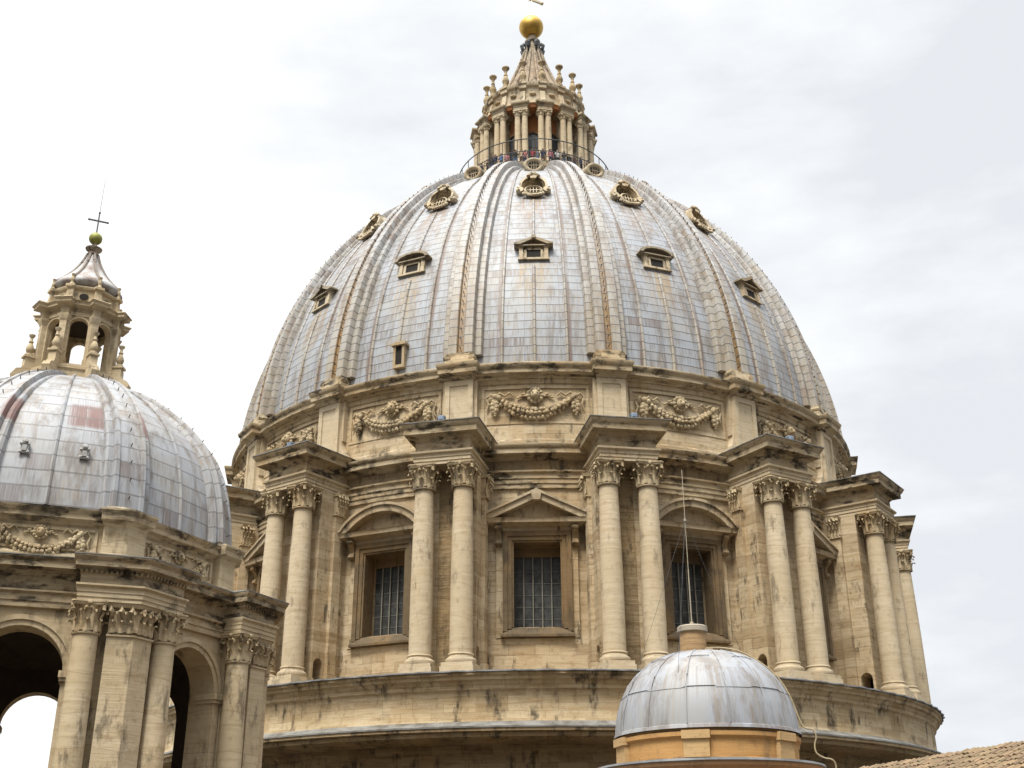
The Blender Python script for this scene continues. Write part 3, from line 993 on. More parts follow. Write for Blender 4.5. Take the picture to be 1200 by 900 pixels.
# --- middle row: shell-headed niche windows
def make_shell_window():
    Rf, zb = 18.85, 46.8
    d = MB()
    n = 16
    W_ = 1.25
    def out(k):
        pts = [(-W_*k, 1.15)]
        pts += [(W_*k*sin(-pi/2+pi*i/n), 1.5+1.35*k*cos(-pi/2+pi*i/n)) for i in range(n+1)]
        pts += [(W_*k, 1.15)]
        return pts
    ro = out(1.0); ri = out(0.84)
    # hood ring
    d.prism([(x, zb+z) for x, z in ro]+[(x, zb+z) for x, z in reversed(ri)], -Rf, -15.6)
    # scalloped concave shell inside the hood
    loops = []
    for s_ in (1.0, 0.75, 0.5, 0.25):
        lp = []
        for i in range(33):
            a = -pi/2+pi*i/32
            fl = 1+0.05*(1 if i % 2 else -1)*s_
            lp.append((W_*0.86*s_*fl*sin(a), -(Rf-0.15-1.1*(1-s_*s_)), zb+1.35+1.2*s_*fl*cos(a)))
        loops.append(lp)
    vs = [q for l in loops for q in l]
    fs = []
    for i in range(3):
        for j in range(32):
            fs.append((i*33+j, i*33+j+1, (i+1)*33+j+1, (i+1)*33+j))
    d.add(vs, fs)
    d.bx(-1.05, 1.05, 16.5, Rf-0.55, zb+0.1, zb+1.55)
    # side scrolls
    for s in (-1, 1):
        d.tube([(s*1.2, -Rf-0.05, zb+0.95), (s*1.2, -17.4, zb+0.95)], 0.34, 10)
        d.tube([(s*1.34, -Rf-0.02, zb+1.25), (s*1.42, -Rf+0.2, zb+1.1), (s*1.3, -Rf-0.1, zb+0.7)], 0.16, 6)
    # crest carved on top
    for i in range(7):
        a = -0.7+1.4*i/6
        d.sphere((0.55*sin(a)*1.2, -Rf-0.05, zb+2.75+0.25*cos(a*2)), 0.2, 7, 5, jit=0.15)
    d.prism([(-0.25, zb+2.4), (0.25, zb+2.4), (0.38, zb+2.95), (0, zb+3.15), (-0.38, zb+2.95)], -Rf-0.12, -Rf+0.6)
    def lean(mb):
        mb.v = [(x*0.84, y+0.40*(z-zb)*0.86, zb+(z-zb)*0.86) for x, y, z in mb.v]
    lean(d)
    o = part(d, 'shell_window', M_LAN)
    k = MB()
    def oval(f, g_):
        return [(f*cos(2*pi*i/24), zb+0.85+g_*sin(2*pi*i/24)) for i in range(24)]
    vs = [(x, -Rf-0.02, z) for x, z in oval(0.82, 0.58)]+[(x, -Rf-0.10, z) for x, z in oval(0.70, 0.48)]+[(x, -Rf+0.1, z) for x, z in oval(0.56, 0.36)]+[(x, -Rf+0.6, z) for x, z in oval(0.82, 0.58)]
    fs = []
    for i in range(24):
        j = (i+1) % 24
        fs += [(i, j, 24+j, 24+i), (24+i, 24+j, 48+j, 48+i), (72+i, 72+j, j, i)]
    k.add(vs, fs)
    # swag below
    for i in range(9):
        s = -1+2*i/8
        k.sphere((s*0.85, -Rf-0.02, zb+0.12+0.22*s*s), 0.17, 7, 5, jit=0.1)
    lean(k)
    k.build('oval_frame', M_LAN, o)
    k = MB()
    k.add([(x, -Rf+0.08, z) for x, z in oval(0.57, 0.37)], [tuple(range(24))])
    lean(k)
    k.build('pane', M_DARK, o)
    k = MB()
    for x in (-0.28, 0, 0.28):
        k.bx(x-0.035, x+0.035, Rf-0.07, Rf-0.02, zb+0.5, zb+1.2)
    k.bx(-0.55, 0.55, Rf-0.06, Rf-0.015, zb+0.82, zb+0.9)
    lean(k)
    k.build('grille', M_COL, o)
    return o


ring_copies(make_shell_window(), VIS_BAYS)

# --- upper row: tilted oval windows
d = MB()
Mx = Matrix.Translation((0, -12.85, 53.55)) @ Matrix.Rotation(radians(8), 4, 'X') @ Matrix.Scale(0.68, 4)
d.T = Mx
pr = [(1.18, 1.5), (1.18, -0.22), (1.08, -0.32), (0.9, -0.34), (0.72, -0.2), (0.62, 0.0)]
vs, fs = [], []
for (f, y) in pr:
    for i in range(28):
        vs.append((f*cos(2*pi*i/28), y, f*0.80*sin(2*pi*i/28)))
for q in range(len(pr)-1):
    for i in range(28):
        j = (i+1) % 28
        fs.append((q*28+i, q*28+j, (q+1)*28+j, (q+1)*28+i))
d.add(vs, fs)
ov = part(d, 'oval_window', M_LAN)
k = MB(); k.T = Mx
k.add([(0.66*cos(2*pi*i/28), -0.03, 0.52*sin(2*pi*i/28)) for i in range(28)], [tuple(range(28))])
k.build('pane', M_GLASS, ov)
k = MB(); k.T = Mx
for x in (-0.28, 0, 0.28):
    k.box(x-0.04, x+0.04, -0.10, -0.05, -0.5, 0.5)
k.box(-0.62, 0.62, -0.12, -0.04, -0.04, 0.04)
k.build('grille', M_COL, ov)
ring_copies(ov, VIS_BAYS)

# --- single small flat-topped hatch at the foot of the shell
d = MB()
d.bx(-0.42, -0.24, 22.5, 24.1, 31.75, 33.15); d.bx(0.24, 0.42, 22.5, 24.1, 31.75, 33.15)
d.bx(-0.42, 0.42, 22.5, 24.1, 31.55, 31.76)
d.bx(-0.55, 0.55, 22.5, 24.22, 33.15, 33.32)
d.prism([(-0.48, 33.32), (0.48, 33.32), (0.3, 33.5), (0, 33.42), (-0.3, 33.5)], -24.1, -23.0)
o = part(d, 'roof_hatch', M_PED)
k = MB(); k.bx(-0.25, 0.25, 23.0, 24.0, 31.76, 33.15)
k.build('opening', M_DARK, o)
o.rotation_euler = (0, 0, radians(-21.9))

# ------------------------------------------------------------------ lantern of the great dome
lan = MB()
lan.lathe([(6.2, 56.4), (6.95, 56.9), (7.05, 57.2), (7.25, 57.4), (7.30, 57.8), (7.2, 57.88), (4.0, 57.9)], 96)
LANT = part(lan, 'lantern', M_LAN)


def sub(mb, name, mats, parent=LANT, smooth=35):
    return mb.build(name, mats, parent, smooth)


def sub_copies(o, angs):
    for i, a in enumerate(angs):
        if i == 0:
            o.rotation_euler = (0, 0, radians(a))
        else:
            c = o.copy(); COL.objects.link(c); c.parent = LANT
            c.rotation_euler = (0, 0, radians(a))


k = MB()
k.lathe([(4.25, 57.9), (4.25, 64.9), (5.45, 64.92), (5.5, 65.2), (5.6, 65.3), (5.1, 65.42)], 64)
sub(k, 'inner_wall', M_ORANGE)
LB = [22.5*q for q in range(-5, 6)]
LP = [11.25+22.5*q for q in range(-6, 6)]
k = MB()
pts = [(0.52*cos(pi*i/10), 62.3+0.52*sin(pi*i/10)) for i in range(11)]
k.prism([(0.52, 59.0)]+pts+[(-0.52, 59.0)], -4.30, -4.0)
o = sub(k, 'window', M_WINB)
sub_copies(o, LB)
k = MB()
po = [(0.68*cos(pi*i/10), 62.3+0.68*sin(pi*i/10)) for i in range(11)]
pi_ = [(0.52*cos(pi*i/10), 62.3+0.52*sin(pi*i/10)) for i in range(11)]
k.prism([(0.68, 58.9)]+po+[(-0.68, 58.9), (-0.52, 58.9)]+list(reversed(pi_))+[(0.52, 58.9)], -4.42, -4.2)
for x in (-0.17, 0.17):
    k.bx(x-0.03, x+0.03, 4.28, 4.34, 59.0, 62.7)
for z in (60.2, 61.3, 62.3):
    k.bx(-0.5, 0.5, 4.28, 4.33, z-0.03, z+0.03)
o = sub(k, 'window_frame', M_FRAME)
sub_copies(o, LB)
# pier behind each pair, pedestal, entablature block
k = MB()
k.bx(-0.32, 0.32, 4.1, 5.15, 57.9, 64.55)
k.bx(-0.78, 0.78, 4.5, 5.85, 57.9, 58.75)
k.bx(-0.82, 0.82, 4.5, 5.9, 58.75, 58.9)
rect_stack(k, [(0.62, 5.72, 64.56), (0.64, 5.74, 64.8), (0.70, 5.8, 64.84), (0.66, 5.74, 64.9), (0.66, 5.74, 65.08), (0.84, 5.95, 65.14), (0.86, 5.98, 65.28), (0.8, 5.9, 65.36)], 4.2)
o = sub(k, 'pier', M_LAN)
sub_copies(o, LP)
for s in (-1, 1):
    k = MB()
    k.lathe([(0.36, 58.9), (0.38, 59.0), (0.34, 59.08), (0.31, 59.14), (0.29, 59.2), (0.29, 61.0), (0.265, 63.0), (0.25, 63.95)], 14, cx=s*0.33, cy=-5.36)
    k.T = Matrix.Translation((s*0.33, -5.36, 63.95))
    k.lathe([(0.28, 0.0), (0.29, 0.05), (0.25, 0.07), (0.28, 0.3), (0.38, 0.44)], 14)
    for i in range(4):
        a = pi/4+pi/2*i
        k.sphere((0.36*sin(a), -0.36*cos(a), 0.38), 0.12, 7, 5)
    k.box(-0.36, 0.36, -0.36, 0.36, 0.5, 0.61)
    for i in range(6):
        leaf(k, 2*pi*i/6, 0.26, 0.06, 0.26, 0.22, 0.10)
    o = sub(k, 'column', M_COL)
    sub_copies(o, LP)
# attic of the lantern
k = MB()
k.lathe([(5.0, 65.35), (4.85, 65.5), (4.72, 65.7), (4.62, 66.4), (4.55, 67.4), (4.6, 67.5), (4.6, 67.75), (4.78, 67.85), (4.86, 68.05), (4.86, 68.2), (4.5, 68.3), (3.2, 68.4)], 96)
sub(k, 'attic', M_LAN)
k = MB()
k.prism_r([(4.5, 65.36), (5.8, 65.36), (5.8, 65.5), (5.5, 65.62), (5.2, 65.72), (5.0, 66.0), (4.82, 66.6), (4.7, 67.3), (4.5, 67.4)], -0.24, 0.24)
o = sub(k, 'volute', M_LAN)
sub_copies(o, LP)
k = MB()
k.bx(-0.36, 0.36, 4.2, 4.82, 67.6, 68.22)
k.bx(-0.40, 0.40, 4.2, 4.93, 68.05, 68.26)
o = sub(k, 'cornice_block', M_LAN)
sub_copies(o, LP)
k = MB()
for a in LB:
    k.T = Matrix.Rotation(radians(a), 4, 'Z')
    k.sphere((0, -4.66, 67.0), 0.22, 8, 6, (1.5, 0.7, 0.8))
    k.T = None
sub(k, 'carved_boss', M_CARV)
k = MB()
k.lathe([(0.30, 68.28), (0.30, 68.55), (0.22, 68.62), (0.20, 68.75), (0.32, 69.0), (0.34, 69.2), (0.22, 69.55), (0.15, 69.7), (0.20, 69.78), (0.15, 69.86), (0.13, 70.1), (0.16, 70.3), (0.30, 70.5), (0.36, 70.58), (0.36, 70.68), (0.1, 70.72)], 12, cy=-4.5, capt=True)
o = sub(k, 'candelabrum', M_CARV)
sub_copies(o, LP)
# spire
k = MB()
def sp_R(z):
    f = (z-68.4)/(76.6-68.4)
    return 0.58+2.95*(1-f)**1.4
nz2, na2 = 24, 64
prof = []
loops = []
for i in range(nz2+1):
    z = 68.4+(76.6-68.4)*i/nz2
    R = sp_R(z)
    loops.append([((R*(1+0.055*cos(16*2*pi*j/na2+pi)))*sin(2*pi*j/na2+radians(11.25)), -(R*(1+0.055*cos(16*2*pi*j/na2+pi)))*cos(2*pi*j/na2+radians(11.25)), z) for j in range(na2)])
k.loops(loops)
k.lathe([(0.58, 76.5), (0.75, 76.6), (0.78, 76.75), (0.55, 76.85), (0.45, 77.0), (0.5, 77.2), (0.4, 77.4)], 20)
sub(k, 'spire', M_SPIRE)
k = MB()
zz = [68.5, 69.4, 70.4, 71.4, 72.4, 73.4, 74.4, 75.3]
k.tube([(0, -(sp_R(z)+0.10), z) for z in zz], [0.24, 0.2, 0.17, 0.15, 0.13, 0.12, 0.11, 0.10], 6)
k.tube([(-0.12, -3.6, 68.7), (0.12, -3.6, 68.7)], 0.36, 10)
o = sub(k, 'spire_rib', M_SPIRE)
sub_copies(o, LP)
k = MB()
k.tube([(0, -0.85, 75.3), (0, -1.05, 75.6), (0, -1.12, 75.95), (0, -0.95, 76.2), (0, -0.75, 76.1)], [0.14, 0.17, 0.2, 0.17, 0.1], 7)
k.tube([(0, -0.62, 75.6), (0, -0.78, 76.1), (0, -0.72, 76.5)], [0.1, 0.12, 0.1], 6)
o = sub(k, 'scroll_bracket', M_IRON)
sub_copies(o, [45*q+22.5 for q in range(8)])
k = MB()
k.sphere((-0.1, 0, 78.62), 1.2, 40, 24)
sub(k, 'gold_ball', M_GOLD)
k = MB()
k.lathe([(0.4, 79.7), (0.42, 79.85), (0.25, 79.95), (0.12, 80.1)], 14, cx=-0.1)
k.box(-0.22, 0.02, -0.08, 0.08, 80.0, 84.2)
k.T = Matrix.Rotation(radians(30), 4, 'Z')
k.box(-1.35, 1.15, -0.08, 0.08, 82.0, 82.26)
for x in (-1.35, 1.15):
    k.sphere((x, 0, 82.13), 0.2, 8, 6)
k.T = None
k.sphere((-0.1, 0, 84.25), 0.2, 8, 6)
sub(k, 'cross', plain('pale_gilt', (0.75, 0.66, 0.45), 0.4, metal=0.5))
# gallery railing
k = MB()
RR = 7.05
def hoop(z, r):
    n = 96
    vs, fs = [], []
    for i in range(n):
        a = 2*pi*i/n
        for q in range(5):
            b = 2*pi*q/5
            vs.append(((RR+r*cos(b))*sin(a), -(RR+r*cos(b))*cos(a), z+r*sin(b)))
    for i in range(n):
        for q in range(5):
            fs.append((i*5+q, ((i+1) % n)*5+q, ((i+1) % n)*5+(q+1) % 5, i*5+(q+1) % 5))
    k.add(vs, fs)
hoop(60.3, 0.05); hoop(59.05, 0.04); hoop(58.0, 0.04); hoop(58.5, 0.025)
for i in range(192):
    a = 2*pi*i/192
    x, y = RR*sin(a), -RR*cos(a)
    r = 0.035 if i % 6 == 0 else 0.021
    k.tube([(x, y, 57.88), (x, y, 60.3 if i % 6 == 0 else 59.05)], r, 4)
sub(k, 'gallery_railing', M_IRON)
LANT.location.x = -0.1

# ================================================================== CHAPEL DOME (octagonal, at the left)
CX, CY, CROT = -20.30, -45.0, radians(20.06)
CHAP = empty('chapel_dome', (CX, CY, -12), CROT)
tag(CHAP, 'smaller octagonal dome with open arches and a slender belfry lantern, left of the great dome', 'dome')
C22 = cos(radians(22.5))


def cpart(mb, name, mats, parent=CHAP, smooth=35):
    o = mb.build(name, mats, parent, smooth)
    if parent is CHAP:
        o.location = (0, 0, DZ)
    return o


def ccopies(o, angs, parent=CHAP):
    for i, a in enumerate(angs):
        if i == 0:
            o.rotation_euler = (0, 0, radians(a))
        else:
            copy_part(o, parent, radians(a))


FACES = [45*q for q in range(8)]
CORN = [22.5+45*q for q in range(8)]


def octo(mb, prof):       # octagonal lathe given apothems
    mb.lathe([(a/C22, z) for a, z in prof], 8, a0=radians(22.5), a1=radians(22.5)+2*pi)


def corner_loop(a, e, z, depth):
    """plan of a bent corner block (corner towards -Y): apothem a, arm length e, depth inwards"""
    c, s = cos(radians(22.5)), sin(radians(22.5))
    C0 = Vector((0, -a/C22))
    dL, dR = Vector((-c, s)), Vector((c, s))
    nL, nR = Vector((s, c)), Vector((-s, c))       # inward normals
    eL, eR = C0+dL*e, C0+dR*e
    iC = Vector((0, -(a-depth)/C22))
    pts = [eL, C0, eR, eR+nR*depth, iC, eL+nL*depth]
    return [(q.x, q.y, z) for q in pts]


# face walls with open arches
AO, AI, AHW, ASP, AB = 8.0, 6.95, 1.46, 6.86, -2.0
k = MB()
topz = 9.0
def arch_pts(hw, sp):
    return [(hw*cos(pi*i/20), sp+hw*sin(pi*i/20)) for i in range(21)]
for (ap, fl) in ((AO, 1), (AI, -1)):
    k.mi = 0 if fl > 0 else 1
    half = ap*tan(radians(22.5))
    y = -ap
    pts = arch_pts(AHW, ASP)
    for i in range(20):
        (x0, z0), (x1, z1) = pts[i], pts[i+1]
        k.add([(x0, y, z0), (x0, y, topz), (x1, y, topz), (x1, y, z1)], [(0, 1, 2, 3)])
    for s in (-1, 1):
        k.add([(s*AHW, y, AB), (s*half, y, AB), (s*half, y, topz), (s*AHW, y, topz)], [(0, 1, 2, 3)])
k.mi = 0
pts = [(AHW, AB)]+arch_pts(AHW, ASP)+[(-AHW, AB)]
for i in range(len(pts)-1):
    (x0, z0), (x1, z1) = pts[i], pts[i+1]
    k.add([(x0, -AO, z0), (x0, -AI, z0), (x1, -AI, z1), (x1, -AO, z1)], [(0, 1, 2, 3)])
k.add([(-3.31, -AO, AB), (3.31, -AO, AB), (2.88, -AI, AB), (-2.88, -AI, AB)], [(0, 1, 2, 3)])
M_DIM = plain('dim_painted_plaster', (0.06, 0.045, 0.032), 0.9, var=0.4)  # inner plaster coloured near black to hold the dimness of the interior
fw_ = cpart(k, 'arch_wall', [M_OCT, M_DIM])
k = MB()      # archivolt, imposts, jamb pilasters
for (r0, r1, y1) in ((AHW+0.01, AHW+0.2, 8.10), (AHW+0.2, AHW+0.36, 8.16)):
    a1, a2 = arch_pts(r0, ASP), arch_pts(r1, ASP)
    k.prism(a2+list(reversed(a1)), -y1, -7.9)
for s in (-1, 1):
    k.box(s*(AHW+0.01), s*(AHW+0.34), -8.12, -7.9, AB, ASP-0.34)
    k.box(s*(AHW-0.06), s*(AHW+0.42), -8.22, -7.3, ASP-0.34, ASP-0.22)
    k.box(s*(AHW-0.10), s*(AHW+0.48), -8.28, -7.3, ASP-0.22, ASP)
k.build('archivolt', M_OCT, fw_)
ccopies(fw_, FACES)
# inner vault (ceiling plaster coloured dark in place of interior shade)
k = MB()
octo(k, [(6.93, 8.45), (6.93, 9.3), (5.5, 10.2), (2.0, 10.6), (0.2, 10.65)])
cpart(k, 'vault', M_DIM)
k = MB()
octo(k, [(8.9, -12), (8.9, -2.4), (9.3, -2.3), (9.3, -2.0), (6.9, -1.98)])
k.add([(6.9/C22*sin(radians(22.5+45*q)), -6.9/C22*cos(radians(22.5+45*q)), -1.98) for q in range(8)], [tuple(range(8))])
cpart(k, 'base', M_OCT)
# corner piers
k = MB()
k.loops([corner_loop(8.18, 1.52, z, 1.2) for z in (AB, 9.1)])
k.loops([corner_loop(8.72, 0.88, z, 1.2) for z in (AB, 8.0)])
k.loops([corner_loop(a, e, z, 1.2) for a, e, z in ((8.72, 0.88, 7.98), (8.78, 0.93, 8.0), (8.78, 0.93, 8.06), (8.70, 0.86, 8.08), (8.72, 0.88, 8.95))])
k.loops([corner_loop(a, e, z, 1.2) for a, e, z in ((8.86, 1.02, 8.96), (8.90, 1.06, 9.03), (8.93, 1.08, 9.10))])
pier = cpart(k, 'corner_pier', M_OCT)
k = MB()
cc, ss = cos(radians(22.5)), sin(radians(22.5))
for sgn in (-1, 1):
    # leaves along both facets of the bent pilaster capital
    d = Vector((sgn*cc, ss, 0)); C0 = Vector((0, -8.72/C22, 0))
    ang = sgn*radians(22.5)
    for row, (h, off, cu, n) in enumerate(((0.40, 0.05, 0.16, 3), (0.66, 0.08, 0.22, 3))):
        for i in range(n):
            e = 0.88*(i+(0.5 if row == 0 else 0.15))/n
            q = C0+d*e
            k.T = Matrix.Translation((q.x, q.y, 8.06)) @ Matrix.Rotation(ang, 4, 'Z') @ Matrix.Translation((0, 0.30, 0))
            leaf(k, 0, 0.35, off, h, 0.22, cu+0.05)
            k.T = None
    for e in (0.1, 0.45, 0.8):
        q = C0+d*e
        n_ = Vector((sgn*ss, -cc, 0))
        k.tube([q+Vector((0, 0, 8.66)), q+n_*0.14+Vector((0, 0, 8.80)), q+n_*0.2+d*0.08+Vector((0, 0, 8.9)), q+n_*0.2+d*0.1+Vector((0, 0, 8.80))], [0.06, 0.09, 0.11, 0.08], 6)
k.build('capital', M_CARV, pier)
k = MB()
k.loops([corner_loop(a, e, z, 1.6) for a, e, z in ((8.98, 2.10, 9.105), (8.98, 2.10, 9.24), (9.01, 2.13, 9.25), (9.01, 2.13, 9.40), (9.04, 2.16, 9.41), (9.04, 2.16, 9.54), (9.13, 2.25, 9.62), (9.13, 2.25, 9.68))])
k.build('architrave', M_OCT, pier)
k = MB()
k.loops([corner_loop(a, e, z, 1.6) for a, e, z in ((8.94, 2.06, 9.68), (8.94, 2.06, 10.02), (9.02, 2.14, 10.06))])
k.loops([corner_loop(a, e, z, 1.6) for a, e, z in ((9.02, 2.14, 10.18), (9.05, 2.17, 10.22), (9.30, 2.42, 10.25), (9.30, 2.42, 10.42), (9.34, 2.46, 10.45), (9.42, 2.54, 10.56), (9.42, 2.54, 10.60))])
k.loops([corner_loop(a, e, z, 1.6) for a, e, z in ((8.98, 2.10, 10.06), (8.98, 2.10, 10.18))])
for sgn in (-1, 1):      # dentils
    d = Vector((sgn*cc, ss)); C0 = Vector((0, -8.98/C22)); n_ = Vector((sgn*ss, -cc))
    for i in range(13):
        q = C0+d*(0.05+0.165*i)
        b = [(q), (q+d*0.09), (q+d*0.09+n_*0.08), (q+n_*0.08)]
        k.loops([[(v.x, v.y, z) for v in b] for z in (10.065, 10.175)])
k.build('cornice', M_TRIM, pier)
k = MB()
k.loops([corner_loop(a, e, z, 1.6) for a, e, z in ((9.44, 2.56, 10.603), (9.44, 2.56, 10.64), (8.9, 2.1, 10.74))])
k.build('lead_cover', M_PALEFLASH, pier)
ccopies(pier, CORN)
# columns
for s in (-1, 1):
    k = MB()
    c0x, c0y = s*2.06, -8.62
    k.lathe([(0.50, -1.5), (0.47, -1.3), (0.475, 0.5), (0.475, 2.5), (0.455, 4.5), (0.43, 6.2), (0.41, 8.0)], 28, cx=c0x, cy=c0y)
    k.box(c0x-0.6, c0x+0.6, c0y-0.6, c0y+0.6, -2.0, -1.5)
    o = cpart(k, 'column', M_OCT)
    q = MB()
    q.T = Matrix.Translation((c0x, c0y, 8.0))
    capital(q, 0.415, 1.10)
    q.build('capital', M_CARV, o)
    ccopies(o, FACES)
# wall entablature
k = MB()
octo(k, [(8.0, 8.92), (8.14, 8.95), (8.14, 9.15), (8.18, 9.16), (8.18, 9.38), (8.28, 9.46), (8.28, 9.52), (8.1, 9.55), (8.1, 10.0), (8.2, 10.06), (8.28, 10.2), (8.62, 10.24), (8.62, 10.42), (8.72, 10.54), (8.72, 10.58)])
cpart(k, 'entablature', M_TRIM)
k = MB()
octo(k, [(8.74, 10.583), (8.74, 10.62), (7.0, 10.92)])
cpart(k, 'lead_cover', M_PALEFLASH)
# attic
k = MB()
octo(k, [(7.1, 10.6), (7.1, 11.1), (6.98, 11.2), (6.92, 11.25), (6.92, 12.2), (7.0, 12.26)])
cpart(k, 'attic', M_OCT)
k = MB()
octo(k, [(7.0, 12.25), (7.06, 12.35), (7.22, 12.42), (7.22, 12.58), (7.32, 12.7), (7.34, 12.78), (7.0, 12.86), (6.6, 13.0)])
cpart(k, 'attic_cornice', M_TRIM)
k = MB()
k.loops([corner_loop(a, e, z, 0.9) for a, e, z in ((7.32, 0.92, 10.6), (7.32, 0.92, 11.2), (7.24, 0.88, 11.25), (7.24, 0.88, 12.22), (7.30, 0.94, 12.3))])
for sgn in (-1, 1):
    pass
ap_ = cpart(k, 'attic_pilaster', M_OCT)
k = MB()
k.loops([corner_loop(a, e, z, 0.9) for a, e, z in ((7.30, 0.94, 12.3), (7.38, 1.0, 12.38), (7.52, 1.12, 12.43), (7.52, 1.12, 12.62), (7.62, 1.2, 12.76), (7.62, 1.2, 12.83), (7.3, 0.9, 12.93), (7.1, 0.8, 13.05))])
k.build('cornice', M_TRIM, ap_)
ccopies(ap_, CORN)
k = MB()
garland(k, True)
k.v = [(x*0.56, -6.93+y*0.56, 11.83+z*0.62) for x, y, z in k.v]
ga2 = cpart(k, 'garland', M_CARV)
k = MB()
mask_head(k, True)
k.v = [(x*0.5, -6.93+y*0.5, 11.86+z*0.5) for x, y, z in k.v]
k.build('mask', M_CARV, ga2)
k = MB()
for (a, b, z0, z1) in ((-1.95, 1.95, 12.02, 12.12), (-1.95, 1.95, 11.28, 11.36), (-1.95, -1.85, 11.36, 12.02), (1.85, 1.95, 11.36, 12.02)):
    k.box(a, b, -6.99, -6.85, z0, z1)
k.build('panel_moulding', M_OCT, ga2)
ccopies(ga2, FACES)

# shell: octagonal cloister vault
CP = [(7.38, 12.95), (7.34, 13.6), (7.24, 14.4), (7.05, 15.3), (6.80, 16.1), (6.42, 16.9), (5.98, 17.5), (5.45, 18.12), (4.9, 18.6), (4.3, 19.08), (3.7, 19.48), (3.1, 19.80), (2.5, 20.04), (1.6, 20.25)]


def cprof(s):      # s in 0..1 -> smooth interpolation along the profile
    L = [0]
    for (a, b) in zip(CP, CP[1:]):
        L.append(L[-1]+math.hypot(b[0]-a[0], b[1]-a[1]))
    d = s*L[-1]
    for i in range(len(CP)-1):
        if d <= L[i+1] or i == len(CP)-2:
            f = (d-L[i])/(L[i+1]-L[i])
            return CP[i][0]+(CP[i+1][0]-CP[i][0])*f, CP[i][1]+(CP[i+1][1]-CP[i][1])*f, d
    return CP[-1][0], CP[-1][1], L[-1]


k = MB()
NV = 40
for q in range(8):
    vs, uvs, fs = [], [], []
    a0, a1 = radians(45*q-22.5), radians(45*q+22.5)
    for i in range(NV+1):
        R, z, d = cprof(i/NV)
        R -= 0.22
        p0 = Vector((R*sin(a0), -R*cos(a0))); p1 = Vector((R*sin(a1), -R*cos(a1)))
        for j in range(9):
            f = j/8
            v = p0.lerp(p1, f)
            v = v*(1+0.035*sin(pi*f))
            vs.append((v.x, v.y, z)); uvs.append((q*8+f*6, d/0.66))
    for i in range(NV):
        for j in range(8):
            b = i*9+j
            fs.append((b, b+1, b+10, b+9))
    k.add(vs, fs, uvs)
cpart(k, 'dome_shell', M_OLEAD)


def csweep(mb, section, n=40, s0=0.0, s1=1.0, scale=C22, off=0.0, taper=0.45):
    m = len(section)
    vs, uvs, fs = [], [], []
    for i in range(n+1):
        s = s0+(s1-s0)*i/n
        R, z, d = cprof(s)
        R1, z1, _ = cprof(min(1, s+0.02)); R0, z0, _ = cprof(max(0, s-0.02))
        tv = Vector((R1-R0, z1-z0)).normalized(); nv = Vector((tv.y, -tv.x))
        kk = 1-taper*(1-max(0, (R-1.6)/(7.4-1.6)))
        for t, h, u in section:
            vs.append((t*kk, -((R*scale)+nv.x*(h+off)), z+nv.y*(h+off))); uvs.append((u, d/0.66))
    for i in range(n):
        for j in range(m-1):
            b = i*m+j
            fs.append((b, b+1, b+m+1, b+m))
    mb.add(vs, fs, uvs)


k = MB()
hs_ = [(0.42, 0.0, 2.95), (0.46, 0.07, 3.1), (0.60, 0.07, 3.6), (0.64, -0.02, 3.95), (0.66, -0.15, 4.05), (0.84, -0.15, 4.5), (0.92, -0.24, 4.8), (0.94, -0.58, 4.9)]
csweep(k, [(-t, h, 5-u) for t, h, u in reversed(hs_)]+[(0, 0.03, 2.02)]+hs_, scale=1.0)
k.mi = 1
for i in range(13):
    R, z, d = cprof((i+0.7)/13.5)
    R1, z1, _ = cprof(min(1, (i+0.7)/13.5+0.02))
    tv = Vector((R1-R, z1-z)).normalized(); nv = Vector((tv.y, -tv.x))
    b = Vector((0, -R, z)); nn = Vector((0, -nv.x, nv.y))
    k.tube([b, b+nn*0.10, b+nn*0.13+Vector((0, 0, 0.05))], 0.02, 5)
o = cpart(k, 'rib', [M_OLEAD, M_HOOK])
ccopies(o, CORN)
k = MB()
csweep(k, [(-0.09, -0.05, 0.3), (-0.07, 0.05, 0.5), (0, 0.09, 0.6), (0.07, 0.05, 0.7), (0.09, -0.05, 0.8)], off=-0.04, scale=C22*1.008)
o = cpart(k, 'batten', M_OLEAD)
ccopies(o, FACES)
# small carved vents low on the front facet
M_VENT = plain('grey_carved_lead', (0.42, 0.42, 0.415), 0.7, var=0.4, scale=3.0, dark=(0.28, 0.26, 0.23))
for s in (-1, 1):
    k = MB()
    R, z, d = cprof(0.22)
    y = -(R*C22+0.10)
    x0 = s*1.05
    k.box(x0-0.14, x0+0.14, y-0.03, y+0.4, z-0.24, z+0.20)
    k.box(x0-0.08, x0+0.08, y-0.08, y, z-0.16, z+0.06)
    k.sphere((x0, y-0.02, z+0.22), 0.12, 7, 5, jit=0.2)
    for t in (-0.13, 0.13):
        k.sphere((x0+t, y-0.02, z+0.12), 0.07, 7, 5, jit=0.2)
        k.sphere((x0+t, y-0.02, z-0.2), 0.07, 7, 5, jit=0.2)
    cpart(k, 'carved_vent', M_VENT)

# chapel lantern
k = MB()
octo(k, [(1.75, 19.6), (1.75, 20.5), (1.82, 20.55), (1.82, 20.72), (1.4, 20.74), (0.05, 20.75)])
CL = cpart(k, 'lantern', M_OCT)
CL.location.x = -0.22
def csub(mb, name, mats, smooth=35):
    return mb.build(name, mats, CL, smooth)
def csubs(o, angs):
    for i, a in enumerate(angs):
        if i == 0: o.rotation_euler = (0, 0, radians(a))
        else:
            c = o.copy(); COL.objects.link(c); c.parent = CL; c.rotation_euler = (0, 0, radians(a))
